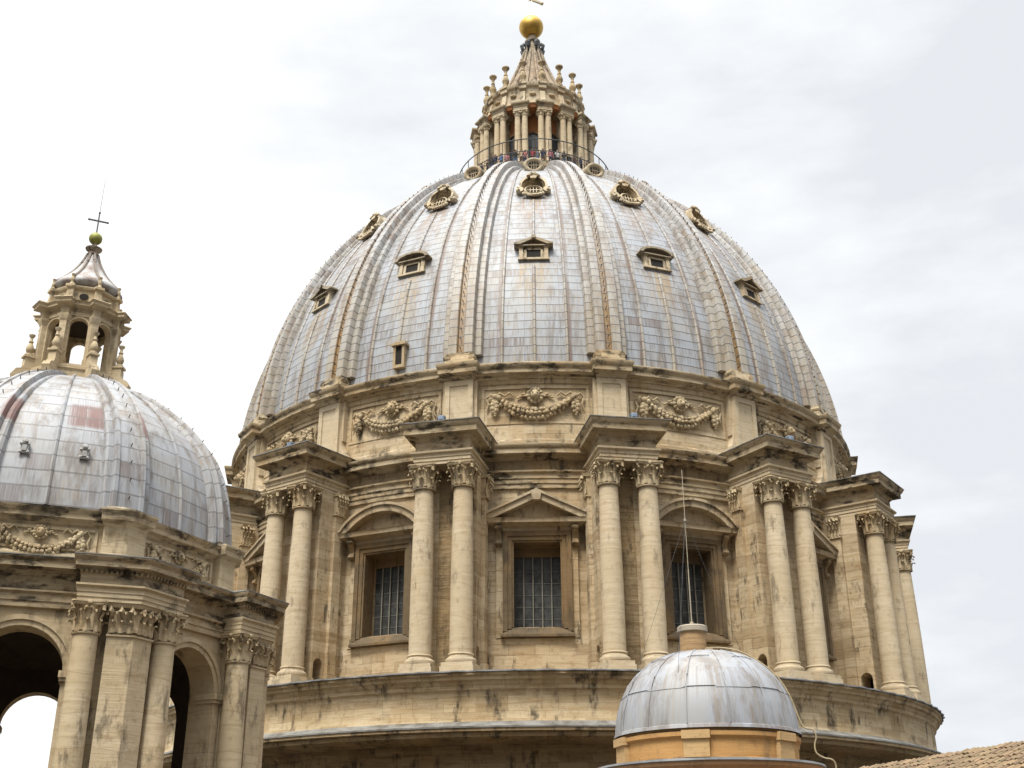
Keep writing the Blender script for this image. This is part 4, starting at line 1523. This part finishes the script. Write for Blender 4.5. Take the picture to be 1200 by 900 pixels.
# pierced drum wall
k = MB()
LO, LI, LHW, LSP = 1.42, 1.16, 0.37, 22.72
for ap in (LO, LI):
    half = ap*tan(radians(22.5))
    y = -ap
    pts = [(LHW*cos(pi*i/10), LSP+LHW*sin(pi*i/10)) for i in range(11)]
    for i in range(10):
        (x0, z0), (x1, z1) = pts[i], pts[i+1]
        k.add([(x0, y, z0), (x0, y, 23.6), (x1, y, 23.6), (x1, y, z1)], [(0, 1, 2, 3)])
    for s in (-1, 1):
        k.add([(s*LHW, y, 20.7), (s*half, y, 20.7), (s*half, y, 23.6), (s*LHW, y, 23.6)], [(0, 1, 2, 3)])
    k.add([(-LHW, y, 20.7), (LHW, y, 20.7), (LHW, y, 20.92), (-LHW, y, 20.92)], [(0, 1, 2, 3)])
pts = [(LHW, 20.92)]+[(LHW*cos(pi*i/10), LSP+LHW*sin(pi*i/10)) for i in range(11)]+[(-LHW, 20.92), (LHW, 20.92)]
for i in range(len(pts)-1):
    (x0, z0), (x1, z1) = pts[i], pts[i+1]
    k.add([(x0, -LO, z0), (x0, -LI, z0), (x1, -LI, z1), (x1, -LO, z1)], [(0, 1, 2, 3)])
a1 = [((LHW+0.09)*cos(pi*i/10), LSP+(LHW+0.09)*sin(pi*i/10)) for i in range(11)]
a0 = [((LHW+0.01)*cos(pi*i/10), LSP+(LHW+0.01)*sin(pi*i/10)) for i in range(11)]
k.prism([(LHW+0.09, 21.0)]+a1+[(-LHW-0.09, 21.0), (-LHW-0.01, 21.0)]+list(reversed(a0))+[(LHW+0.01, 21.0)], -LO-0.05, -LO+0.05)
o = csub(k, 'arched_opening', M_OCT)
csubs(o, FACES)
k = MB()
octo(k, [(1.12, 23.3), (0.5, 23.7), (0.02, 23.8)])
csub(k, 'vault', M_DIM)
k = MB()
octo(k, [(1.42, 23.15), (1.5, 23.18), (1.5, 23.34), (1.44, 23.36), (1.44, 23.52), (1.55, 23.58), (1.72, 23.62), (1.72, 23.72), (1.80, 23.80), (1.4, 23.86), (1.34, 23.9), (1.34, 24.5), (1.42, 24.54), (1.46, 24.62), (1.46, 24.68), (1.2, 24.74)])
csub(k, 'entablature', M_OCT)
k = MB()
k.box(-0.19, 0.19, -1.80, -1.3, 20.72, 21.2)
k.box(-0.15, 0.15, -1.74, -1.3, 21.2, 23.0)
k.loops([[(-w_, -y, z), (w_, -y, z), (w_, -1.3, z), (-w_, -1.3, z)] for w_, y, z in ((0.16, 1.75, 22.86), (0.24, 1.84, 23.08), (0.24, 1.84, 23.14), (0.17, 1.78, 23.16), (0.17, 1.78, 23.52), (0.26, 1.86, 23.58), (0.36, 2.06, 23.62), (0.36, 2.06, 23.72), (0.42, 2.14, 23.80), (0.40, 2.10, 23.85))])
k.loops([[(-w_, -y, z), (w_, -y, z), (w_, -1.2, z), (-w_, -1.2, z)] for w_, y, z in ((0.16, 1.66, 23.85), (0.14, 1.56, 24.5), (0.2, 1.66, 24.58), (0.2, 1.66, 24.70))])
o = csub(k, 'pier', M_OCT)
csubs(o, CORN)
k = MB()
k.prism_r([(1.4, 20.2), (2.55, 20.1), (2.62, 20.35), (2.5, 20.55), (2.3, 20.62), (2.2, 20.8), (2.2, 21.0), (2.16, 21.2), (1.4, 21.2)], -0.17, 0.17)
k.box(-0.22, 0.22, -2.26, -1.8, 21.18, 21.27)
o = csub(k, 'scroll', M_OCT)
csubs(o, CORN)
k = MB()
k.lathe([(0.17, 21.27), (0.17, 21.38), (0.10, 21.42), (0.15, 21.5), (0.18, 21.62), (0.12, 21.8), (0.07, 21.9), (0.11, 21.96), (0.07, 22.02), (0.06, 22.15), (0.13, 22.24), (0.14, 22.3), (0.02, 22.32)], 10, cy=-2.02)
o = csub(k, 'candelabrum', M_OCT)
csubs(o, CORN)
k = MB()
k.lathe([(0.12, 24.70), (0.10, 24.78), (0.06, 24.84), (0.09, 24.94), (0.09, 25.02), (0.05, 25.12), (0.08, 25.2), (0.09, 25.24), (0.01, 25.26)], 8, cy=-1.50)
o = csub(k, 'finial', M_OCT)
csubs(o, CORN)
k = MB()
k.prism([(0.20*cos(2*pi*i/16), 24.2+0.15*sin(2*pi*i/16)) for i in range(16)], -1.365, -1.3)
o = csub(k, 'oculus', M_DARK)
csubs(o, FACES)
# onion roof
ON = [(1.2, 24.72), (1.36, 24.82), (1.47, 24.95), (1.46, 25.08), (1.32, 25.26), (1.12, 25.46), (0.92, 25.68), (0.73, 25.92), (0.57, 26.18), (0.44, 26.42), (0.33, 26.66), (0.26, 26.86), (0.22, 27.0)]
k = MB()
loops = []
for r, z in ON:
    loops.append([(r*(1+0.06*abs(sin(4*(2*pi*j/64)))*1.0)*sin(2*pi*j/64+radians(22.5)), -r*(1+0.06*abs(sin(4*(2*pi*j/64))))*cos(2*pi*j/64+radians(22.5)), z) for j in range(64)])
k.loops(loops)
csub(k, 'onion_roof', plain('pale_lead_onion', (0.40, 0.395, 0.385), 0.6, var=0.5, scale=2.2, dark=(0.17, 0.11, 0.08)), 50)
k = MB()
k.tube([(0, -r-0.03, z) for r, z in ON], 0.075, 6)
o = csub(k, 'onion_rib', plain('stained_lead_roll', (0.20, 0.165, 0.135), 0.6, var=0.4))
csubs(o, CORN)
k = MB()
k.lathe([(0.22, 26.98), (0.30, 27.04), (0.24, 27.12), (0.22, 27.2), (0.36, 27.32), (0.38, 27.38), (0.2, 27.46), (0.12, 27.54), (0.10, 27.68)], 16)
csub(k, 'finial_base', M_SPIRE)
k = MB()
k.sphere((0, 0, 27.93), 0.30, 24, 16)
csub(k, 'green_ball', M_GREEN)
k = MB()
k.box(-0.03, 0.03, -0.03, 0.03, 28.2, 29.32)
k.T = Matrix.Rotation(radians(6), 4, 'Z')
k.box(-0.42, 0.42, -0.025, 0.025, 28.86, 28.93)
for c0 in ((-0.42, 0, 28.895), (0.42, 0, 28.895)):
    k.sphere(c0, 0.055, 7, 5)
k.T = None
k.sphere((0, 0, 29.34), 0.055, 7, 5)
k.tube([(0, 0, 29.3), (0.01, 0, 31.2)], [0.012, 0.007], 5)
csub(k, 'cross', M_IRON)

# ================================================================== ORANGE TURRET in the foreground
TX, TY = 4.34, -59.3
TUR = empty('plaster_turret', (TX, TY, -12))
tag(TUR, 'round orange plaster turret with smooth grey lead cap and brick chimney stub', 'turret')
def tpart(mb, name, mats, parent=TUR, smooth=35):
    o = mb.build(name, mats, parent, smooth)
    if parent is TUR: o.location = (0, 0, DZ)
    return o
M_OPL = stone('orange_plaster', (0.47, 0.27, 0.105), (0.40, 0.215, 0.075), (0.27, 0.15, 0.065), soot=0.55, sootcol=(0.16, 0.11, 0.06), band=0.3, ochre=0.3, lichen=0.8)
M_STRIP = stone('pale_orange_plaster', (0.50, 0.34, 0.17), (0.42, 0.27, 0.12), (0.28, 0.17, 0.08), soot=0.6, sootcol=(0.12, 0.09, 0.05), band=0.3)
M_PINK = stone('pink_plaster', (0.50, 0.30, 0.165), (0.44, 0.255, 0.13), (0.32, 0.19, 0.1), soot=0.3, band=0.2, ochre=0.15, lichen=0.3)
k = MB()
vs, uvs, fs = [], [], []
TPR = [(2.46, 3.70), (2.44, 3.78), (2.40, 3.80), (2.385, 4.0), (2.33, 4.35), (2.22, 4.72), (2.04, 5.07), (1.80, 5.36), (1.50, 5.60), (1.15, 5.78), (0.8, 5.89), (0.4, 5.95), (0.0, 5.97)]
vv = [0.3, 0.5, 1.05, 1.1, 1.3, 1.6, 1.9, 2.04, 2.3, 2.6, 2.85, 3.05, 3.2]
nA = 96
for i, (r, z) in enumerate(TPR):
    for j in range(nA+1):
        a = 2*pi*j/nA+0.12
        vs.append((r*sin(a), -r*cos(a), z)); uvs.append((j*14/nA, vv[i]))
for i in range(len(TPR)-1):
    for j in range(nA):
        b = i*(nA+1)+j
        fs.append((b, b+1, b+nA+2, b+nA+1))
k.add(vs, fs, uvs)
cap_ = tpart(k, 'lead_cap', M_TLEAD)
for q in range(14):
    a = 2*pi*q/14+0.12
    k = MB()
    k.tube([((r+0.006)*sin(a), -(r+0.006)*cos(a), z+0.006) for r, z in TPR[2:11]], 0.02, 6)
    k.build('seam_roll', M_TLEAD, cap_)
for zi in (5, 8):
    k = MB()
    r, z = TPR[zi]
    n = 96
    k.tube([((r+0.006)*sin(2*pi*i/n), -(r+0.006)*cos(2*pi*i/n), z+(0.02 if (i//7) % 2 else -0.02)) for i in range(n+1)], 0.011, 5)
    k.build('lap_seam', M_FLASH, cap_)
k = MB()
k.lathe([(2.36, 3.70), (2.36, 3.66), (2.42, 3.62), (2.42, 3.52), (2.34, 3.46), (2.34, 3.02), (2.5, 2.96), (2.62, 2.93)], 96)
dr = tpart(k, 'drum', M_OPL)
for a in (-14, -74, 46, 106, 166, -134):
    k = MB()
    k.T = Matrix.Rotation(radians(a), 4, 'Z')
    k.box(-0.32, 0.32, -2.44, -2.2, 3.0, 3.46)
    k.box(-0.35, 0.35, -2.50, -2.2, 3.44, 3.64)
    k.build('pilaster_strip', M_STRIP, dr)
k = MB()
k.lathe([(2.60, 2.96), (2.98, 2.93), (2.99, 2.88), (2.94, 2.86)], 96)
tpart(k, 'lead_flashing', M_FLASH)
k = MB()
k.lathe([(2.94, 2.90), (2.92, 2.78), (2.82, 2.70), (2.74, 2.6), (2.66, 2.52), (2.6, 2.46), (2.6, -12)], 96)
tpart(k, 'cornice', M_PINK)
k = MB()
k.lathe([(0.36, 5.85), (0.36, 6.50), (0.34, 6.52)], 24, cx=-0.20)
ch = tpart(k, 'chimney', stone('chimney_brick', (0.40, 0.27, 0.14), (0.32, 0.20, 0.10), (0.20, 0.12, 0.06), soot=0.3, joints=0.9, course=0.08, band=0.2, bump=0.5))
k = MB()
k.lathe([(0.36, 6.50), (0.42, 6.51), (0.42, 6.64), (0.38, 6.67), (0.0, 6.68)], 24, cx=-0.20)
k.build('cement_cap', plain('grey_cement', (0.36, 0.31, 0.24), 0.85, var=0.4), ch)
k = MB()
k.box(0.06, 0.28, -0.34, -0.1, 5.86, 6.02)
k.build('cement_block', M_POD, ch)

# antenna mast with guy wires, on the chimney
MAST = empty('antenna_mast', (TX-0.20, TY, 6.68))
tag(MAST, 'thin pale antenna mast with guy wires standing on the turret chimney', 'mast')
k = MB()
k.tube([(0, 0, 0), (0, 0, 1.6)], 0.016, 8)
k.tube([(0, 0, 1.6), (0, 0, 4.55)], 0.010, 8)
k.tube([(0, 0, 0), (0, 0, 0.12)], 0.05, 8)
k.tube([(0, 0, 3.0), (0, 0, 3.07)], 0.035, 8)
k.build('pole', plain('pale_mast_paint', (0.38, 0.33, 0.24), 0.6), MAST)
for (dx, dy, dz, top) in ((-2.1, -0.9, -2.6, 3.05), (-0.7, -1.9, -1.8, 3.05), (-0.45, 2.1, -2.4, 3.05), (2.0, 0.8, -2.2, 3.05)):
    k = MB()
    k.tube([(0, 0, top), (dx*0.5, dy*0.5, (top+dz)*0.5-0.04), (dx, dy, dz)], 0.0045, 4)
    k.build('guy_wire', M_IRON, MAST)

# hose-like cable from the chimney over the lead cap
k = MB()
cab = []
cpts = [(0.12, -0.18, 6.05), (0.5, -0.35, 6.02), (0.95, -0.5, 5.90), (1.4, -0.62, 5.62), (1.82, -0.75, 5.22), (2.1, -0.85, 4.70), (2.26, -0.92, 4.15), (2.38, -0.95, 3.86), (2.58, -0.98, 3.80), (2.66, -0.98, 3.62), (2.60, -0.98, 3.42), (2.62, -1.0, 3.22), (2.80, -1.0, 3.10), (2.98, -1.05, 3.05), (3.06, -1.05, 2.93), (3.04, -1.05, 2.7), (2.9, -1.05, 2.3), (2.6, -1.1, 1.6)]
pv = [Vector(c) for c in cpts]
for i in range(len(pv)-1):
    p0, p1, p2, p3 = pv[max(i-1, 0)], pv[i], pv[i+1], pv[min(i+2, len(pv)-1)]
    for q in range(4):
        t = q/4
        cab.append(0.5*((2*p1)+(-p0+p2)*t+(2*p0-5*p1+4*p2-p3)*t*t+(-p0+3*p1-3*p2+p3)*t**3))
cab.append(pv[-1])
k.tube(cab, 0.021, 6)
o = k.build('cable', plain('buff_cable', (0.36, 0.29, 0.17), 0.6))
o.location = (TX, TY, 0)
tag(o, 'thick buff cable running down over the grey lead cap of the orange turret', 'cable')

# ================================================================== TILED ROOF at the lower right
RA, RB = Vector((15.6, -62.2, 3.83)), Vector((8.2, -40.9, 3.83))
rdir = (RB-RA); rlen = rdir.length; rdir.normalize()
down = Vector((-rdir.y*-1, 0, 0))
perp = Vector((-rdir.y, rdir.x, 0))       # horizontal, to the camera's left
if perp.x > 0: perp = -perp
SL = radians(25)
dn = perp*cos(SL)+Vector((0, 0, -sin(SL)))
nrm = rdir.cross(dn)
if nrm.z < 0: nrm = -nrm
dn2 = -perp*cos(SL)+Vector((0, 0, -sin(SL)))
ROOF = empty('tiled_building', (11.9, -51.5, -12))
tag(ROOF, 'low building with a weathered terracotta barrel tile roof at the lower right', 'building')
M_TILE, tt, tb = new_mat('weathered_roof_tile')
geo = tt.n('ShaderNodeNewGeometry')
uvn = tt.n('ShaderNodeUVMap', {'uv_map': 'UVMap'})
sp_ = tt.n('ShaderNodeSeparateXYZ', Vector=uvn.outputs[0])
cellv = tt.n('ShaderNodeCombineXYZ', X=tt.math('FLOOR', sp_.outputs[0]), Y=tt.math('FLOOR', sp_.outputs[1]))
wnn = tt.n('ShaderNodeTexWhiteNoise', {'noise_dimensions': '2D'})
tt.put(wnn.inputs['Vector'], cellv.outputs[0])
cc_ = tt.mix(wnn.outputs[0], (0.12, 0.08, 0.048), (0.25, 0.17, 0.095))
sc_ = tt.n('ShaderNodeSeparateColor', Color=wnn.outputs[1])
cc_ = tt.mix(tt.math('MULTIPLY', tt.ramp(sc_.outputs[1], 0.6, 1.0), 0.7), cc_, (0.16, 0.11, 0.06))
cc_ = tt.mix(tt.math('MULTIPLY', tt.ramp(tt.noise(geo.outputs['Position'], 3.0, 5), 0.48, 0.68), 0.7), cc_, (0.13, 0.11, 0.055))
tt.put(tb.inputs['Base Color'], cc_)
tb.inputs['Roughness'].default_value = 0.9
k = MB()
TW, TL = 0.24, 0.40
ncol = int(rlen/TW); nrow = 22
rt_ = random.Random(11)
for c in range(ncol):
    for r in range(nrow):
        base = RA+rdir*((c+0.5)*TW)+dn*(r*TL+rt_.uniform(-0.04, 0.04))
        jx = rt_.uniform(-0.03, 0.03); jz = rt_.uniform(0, 0.03)
        vs = []
        for e, (lift, w_) in enumerate(((0.0, 0.078), (0.03, 0.098))):
            o_ = base+dn*(TL*1.12*e)+nrm*(lift+jz)
            for q in range(5):
                a = pi*q/4
                vs.append(tuple(o_+rdir*(cos(a)*w_+jx)+nrm*(sin(a)*0.085)))
        u0, v0 = c+0.5, r+0.5
        k.add(vs, [(q, q+1, q+6, q+5) for q in range(4)]+[(5, 6, 7, 8, 9)], [(u0, v0)]*10)
nrm2 = -nrm if False else (dn2.cross(rdir) if dn2.cross(rdir).z > 0 else rdir.cross(dn2))
k.add([tuple(RA+nrm*0.01), tuple(RB+nrm*0.01), tuple(RB+dn*9.2+nrm*0.01), tuple(RA+dn*9.2+nrm*0.01)], [(0, 1, 2, 3)], [(300.5, 2.5)]*4)
k.add([tuple(RA), tuple(RB), tuple(RB+dn2*9.2), tuple(RA+dn2*9.2)], [(0, 1, 2, 3)], [(301.5, 2.5)]*4)
roof = k.build('tile_roof', M_TILE, ROOF)
roof.matrix_parent_inverse = Matrix.Translation(ROOF.location).inverted()
k = MB()
for c in range(int(rlen/0.36)):
    b = RA+rdir*(c*0.36)+Vector((0, 0, 0.01+rt_.uniform(0, 0.012)))
    vs = []
    for e, w_ in enumerate((0.125, 0.15)):
        o_ = b+rdir*(0.42*e)+Vector((0, 0, 0.028*e))
        for q in range(7):
            a = pi*q/6
            vs.append(tuple(o_+perp*(cos(a)*w_)+Vector((0, 0, sin(a)*w_*0.85-0.02))))
    k.add(vs, [(q, q+1, q+8, q+7) for q in range(6)]+[(7, 8, 9, 10, 11, 12, 13), (6, 5, 4, 3, 2, 1, 0)], [(c+400.5, 0.5)]*14)
rd = k.build('ridge_tiles', M_TILE, roof)
rd.matrix_parent_inverse = Matrix.Translation(ROOF.location).inverted()
rd.parent = ROOF
k = MB()
q0 = [RA+dn*8.9, RB+dn*8.9, RB+dn2*8.9, RA+dn2*8.9]
k.loops([[(v.x, v.y, z) for v in q0] for z in (-12, q0[0].z-0.1)])
gb = k
for (e, f_) in ((RA, 1), (RB, -1)):
    k.add([tuple(e+dn*8.9-Vector((0, 0, .1))+rdir*0.0), tuple(e-Vector((0, 0, 0.06))), tuple(e+dn2*8.9-Vector((0, 0, .1)))], [(0, 1, 2)])
wl = k.build('wall', M_PINK, ROOF)
wl.matrix_parent_inverse = Matrix.Translation(ROOF.location).inverted()

# ================================================================== FLOODLIGHTS on the buttress cornices
def floodlight():
    root = empty('floodlight')
    k = MB()
    k.loops([[(-0.2*s_, y, 0.24-0.16*s_), (0.2*s_, y, 0.24-0.16*s_), (0.2*s_, y, 0.24+0.16*s_), (-0.2*s_, y, 0.24+0.16*s_)] for s_, y in ((0.6, -0.16), (0.9, -0.1), (1.0, 0.12), (1.08, 0.14), (1.08, 0.18))])
    k.build('housing', plain('grey_blue_paint', (0.20, 0.25, 0.33), 0.5), root)
    k = MB()
    k.box(-0.26, -0.23, -0.05, 0.05, 0, 0.3); k.box(0.23, 0.26, -0.05, 0.05, 0, 0.3); k.box(-0.26, 0.26, -0.05, 0.05, -0.0, 0.03)
    k.build('bracket', M_IRON, root)
    return root


FLS = [(-11.25, 0.0, 'small grey floodlight above the column pair left of the central window'),
       (11.25, 0.35, 'small grey floodlight above the column pair right of the central window'),
       (33.75, 0.1, 'small grey floodlight above the second column pair right of the central window'),
       (-33.75, 0.4, 'small grey floodlight above the second column pair left of the central window')]
fl0 = floodlight()
for i, (az, t, lab) in enumerate(FLS):
    if i == 0:
        f = fl0
    else:
        f = fl0.copy(); COL.objects.link(f)
        for ch_ in list(fl0.children):
            c = ch_.copy(); COL.objects.link(c); c.parent = f
    a = radians(az)+PH
    f.location = (28.3*sin(a)+t*cos(a), -28.3*cos(a)+t*sin(a), 25.47)
    f.rotation_euler = (0, 0, a)
    tag(f, lab, 'floodlight', 'floodlights on the drum cornice')

# ================================================================== VISITORS on the lantern gallery
SK = plain('skin', (0.50, 0.30, 0.20), 0.6, var=0.1)
CLOTH = {'navy': (0.02, 0.03, 0.07), 'black': (0.012, 0.012, 0.014), 'grey': (0.18, 0.18, 0.19), 'rose': (0.42, 0.16, 0.17), 'white': (0.62, 0.60, 0.57), 'brown': (0.14, 0.08, 0.045), 'blue': (0.07, 0.15, 0.34), 'red': (0.36, 0.04, 0.04), 'tan': (0.40, 0.30, 0.19)}
CM = {n: plain(n+'_cloth', c, 0.85, var=0.15) for n, c in CLOTH.items()}
HAIRM = {'dark': plain('dark_hair', (0.02, 0.014, 0.01), 0.6), 'brown': plain('brown_hair', (0.10, 0.055, 0.025), 0.6), 'fair': plain('fair_hair', (0.36, 0.25, 0.12), 0.6)}


def person_mesh(pose, variant):
    """one continuous skinned figure standing at origin, facing -Y, 1.72 m"""
    j = {}
    vs, es, rad = [], [], []
    def V(n, p, r, par=None):
        j[n] = len(vs); vs.append(p); rad.append(r)
        if par: es.append((j[par], j[n]))
    V('pel', (0, 0, 0.95), (0.155, 0.115))
    V('wai', (0, 0.005, 1.10), (0.135, 0.10), 'pel')
    V('che', (0, 0.01, 1.30), (0.165, 0.115), 'wai')
    V('nek', (0, 0.0, 1.47), (0.06, 0.06), 'che')
    V('hd0', (0, -0.015, 1.54), (0.075, 0.085), 'nek')
    V('hd1', (0, -0.025, 1.64), (0.082, 0.10), 'hd0')
    V('hd2', (0, -0.015, 1.70), (0.055, 0.07), 'hd1')
    for s, n in ((-1, 'l'), (1, 'r')):
        V('hip'+n, (s*0.09, 0, 0.88), (0.095, 0.10), 'pel')
        V('kne'+n, (s*0.10, -0.01, 0.50), (0.062, 0.065), 'hip'+n)
        V('ank'+n, (s*0.105, 0.02, 0.09), (0.045, 0.05), 'kne'+n)
        V('toe'+n, (s*0.12, -0.13, 0.04), (0.045, 0.035), 'ank'+n)
        V('sho'+n, (s*0.175, 0.0, 1.40), (0.065, 0.065), 'che')
        if pose == 'rail':
            V('elb'+n, (s*0.24, -0.10, 1.14), (0.045, 0.045), 'sho'+n)
            V('wri'+n, (s*0.17, -0.32, 1.16), (0.032, 0.03), 'elb'+n)
            V('han'+n, (s*0.15, -0.40, 1.16), (0.035, 0.022), 'wri'+n)
        elif pose == 'photo':
            V('elb'+n, (s*0.25, -0.12, 1.16), (0.045, 0.045), 'sho'+n)
            V('wri'+n, (s*0.10, -0.28, 1.46), (0.032, 0.03), 'elb'+n)
            V('han'+n, (s*0.05, -0.30, 1.54), (0.03, 0.025), 'wri'+n)
        else:
            V('elb'+n, (s*0.225, 0.02, 1.12), (0.045, 0.045), 'sho'+n)
            V('wri'+n, (s*0.235, -0.04, 0.88), (0.032, 0.03), 'elb'+n)
            V('han'+n, (s*0.23, -0.06, 0.79), (0.03, 0.035), 'wri'+n)
    me = bpy.data.meshes.new('person')
    me.from_pydata(vs, es, [])
    o = bpy.data.objects.new('person_source', me)
    COL.objects.link(o)
    md = o.modifiers.new('Skin', 'SKIN')
    for i, r in enumerate(rad):
        sv = me.skin_vertices[0].data[i]
        sv.radius = r
        sv.use_root = (i == 0)
    ss_ = o.modifiers.new('Sub', 'SUBSURF'); ss_.levels = 1; ss_.render_levels = 1
    dg = bpy.context.evaluated_depsgraph_get()
    m2 = bpy.data.meshes.new_from_object(o.evaluated_get(dg))
    bpy.data.objects.remove(o)
    for pl in m2.polygons:
        pl.use_smooth = True
    return m2


def hair_mesh(style):
    k = MB()
    R_ = random.Random(4)
    vs, fs = [], []
    n, m = 12, 5
    for i in range(m+1):
        ph = pi/2*i/m
        for q in range(n):
            th = 2*pi*q/n
            back = max(0, sin(th))
            dz = -0.10*back*(i/m)*(2.2 if style == 'long' else 1.0)
            vs.append((0.100*sin(ph*1.1)*cos(th), -0.015+0.118*sin(ph*1.1)*sin(th), 1.655+0.10*cos(ph*1.1)+dz))
    for i in range(m):
        for q in range(n):
            r_ = (q+1) % n
            fs.append((i*n+q, i*n+r_, (i+1)*n+r_, (i+1)*n+q))
    k.add(vs, fs)
    return k


def paint(m, top, leg):
    """material slots: skin, top, trousers - chosen by height and reach"""
    m.materials.clear()
    for mm in (SK, top, leg, M_HOOK):
        m.materials.append(mm)
    for pl in m.polygons:
        c = pl.center
        if c.z > 1.46: pl.material_index = 0
        elif c.z < 0.09: pl.material_index = 3
        elif c.z < 0.93 and abs(c.x) < 0.2: pl.material_index = 2
        elif (abs(c.y) > 0.33 and c.y < 0) or (c.z < 0.88 and abs(c.x) > 0.2): pl.material_index = 0
        else: pl.material_index = 1


POSES = {q: person_mesh(q, 0) for q in ('rail', 'photo', 'stand')}
HAIRS = {}
rp = random.Random(21)
ORD = ['first', 'second', 'third', 'fourth', 'fifth', 'sixth', 'seventh', 'eighth', 'ninth', 'tenth', 'eleventh', 'twelfth', 'thirteenth', 'fourteenth', 'fifteenth', 'sixteenth', 'seventeenth', 'eighteenth', 'nineteenth', 'twentieth', 'twenty-first', 'twenty-second', 'twenty-third', 'twenty-fourth', 'twenty-fifth', 'twenty-sixth', 'twenty-seventh', 'twenty-eighth']
azs = [-72, -66, -60, -54, -47, -40, -35, -30.5, -26, -21, -15, -10, -6, -1.5, 3, 8, 13, 19, 25, 29, 33.5, 39, 46, 52, 58, 66, 73]
cols = ['grey', 'black', 'navy', 'rose', 'black', 'brown', 'black', 'navy', 'blue', 'rose', 'black', 'tan', 'rose', 'red', 'grey', 'navy', 'rose', 'white', 'black', 'black', 'brown', 'navy', 'tan', 'grey', 'black', 'blue', 'black']
made = {}
for i, (az, cl) in enumerate(zip(azs, cols)):
    pose = ('rail', 'stand', 'photo', 'rail', 'stand')[i % 5]
    legc = ('navy', 'black', 'blue', 'brown')[i % 4]
    key = (pose, cl, legc)
    if key not in made:
        m = POSES[pose].copy(); paint(m, CM[cl], CM[legc]); made[key] = m
    root = bpy.data.objects.new('person', made[key])
    COL.objects.link(root)
    hs = 'long' if i % 3 == 0 else 'short'
    hc = ('dark', 'brown', 'dark', 'fair')[i % 4]
    if (hs, hc) not in HAIRS:
        ho = hair_mesh(hs).build('hair', HAIRM[hc], root)
        HAIRS[(hs, hc)] = ho.data
    else:
        ho = bpy.data.objects.new('hair', HAIRS[(hs, hc)]); COL.objects.link(ho); ho.parent = root
    a = radians(az+rp.uniform(-1, 1))
    r = 6.52+rp.uniform(-0.12, 0.06)
    root.location = (r*sin(a)-0.1, -r*cos(a), 57.89)
    root.rotation_euler = (0, 0, a+rp.uniform(-0.5, 0.5))
    s = rp.uniform(0.93, 1.06)
    root.scale = (s, s, s)
    tag(root, f'person in {cl} top at the lantern gallery railing, {ORD[i]} along it from the left', 'person', 'visitors on the lantern gallery')
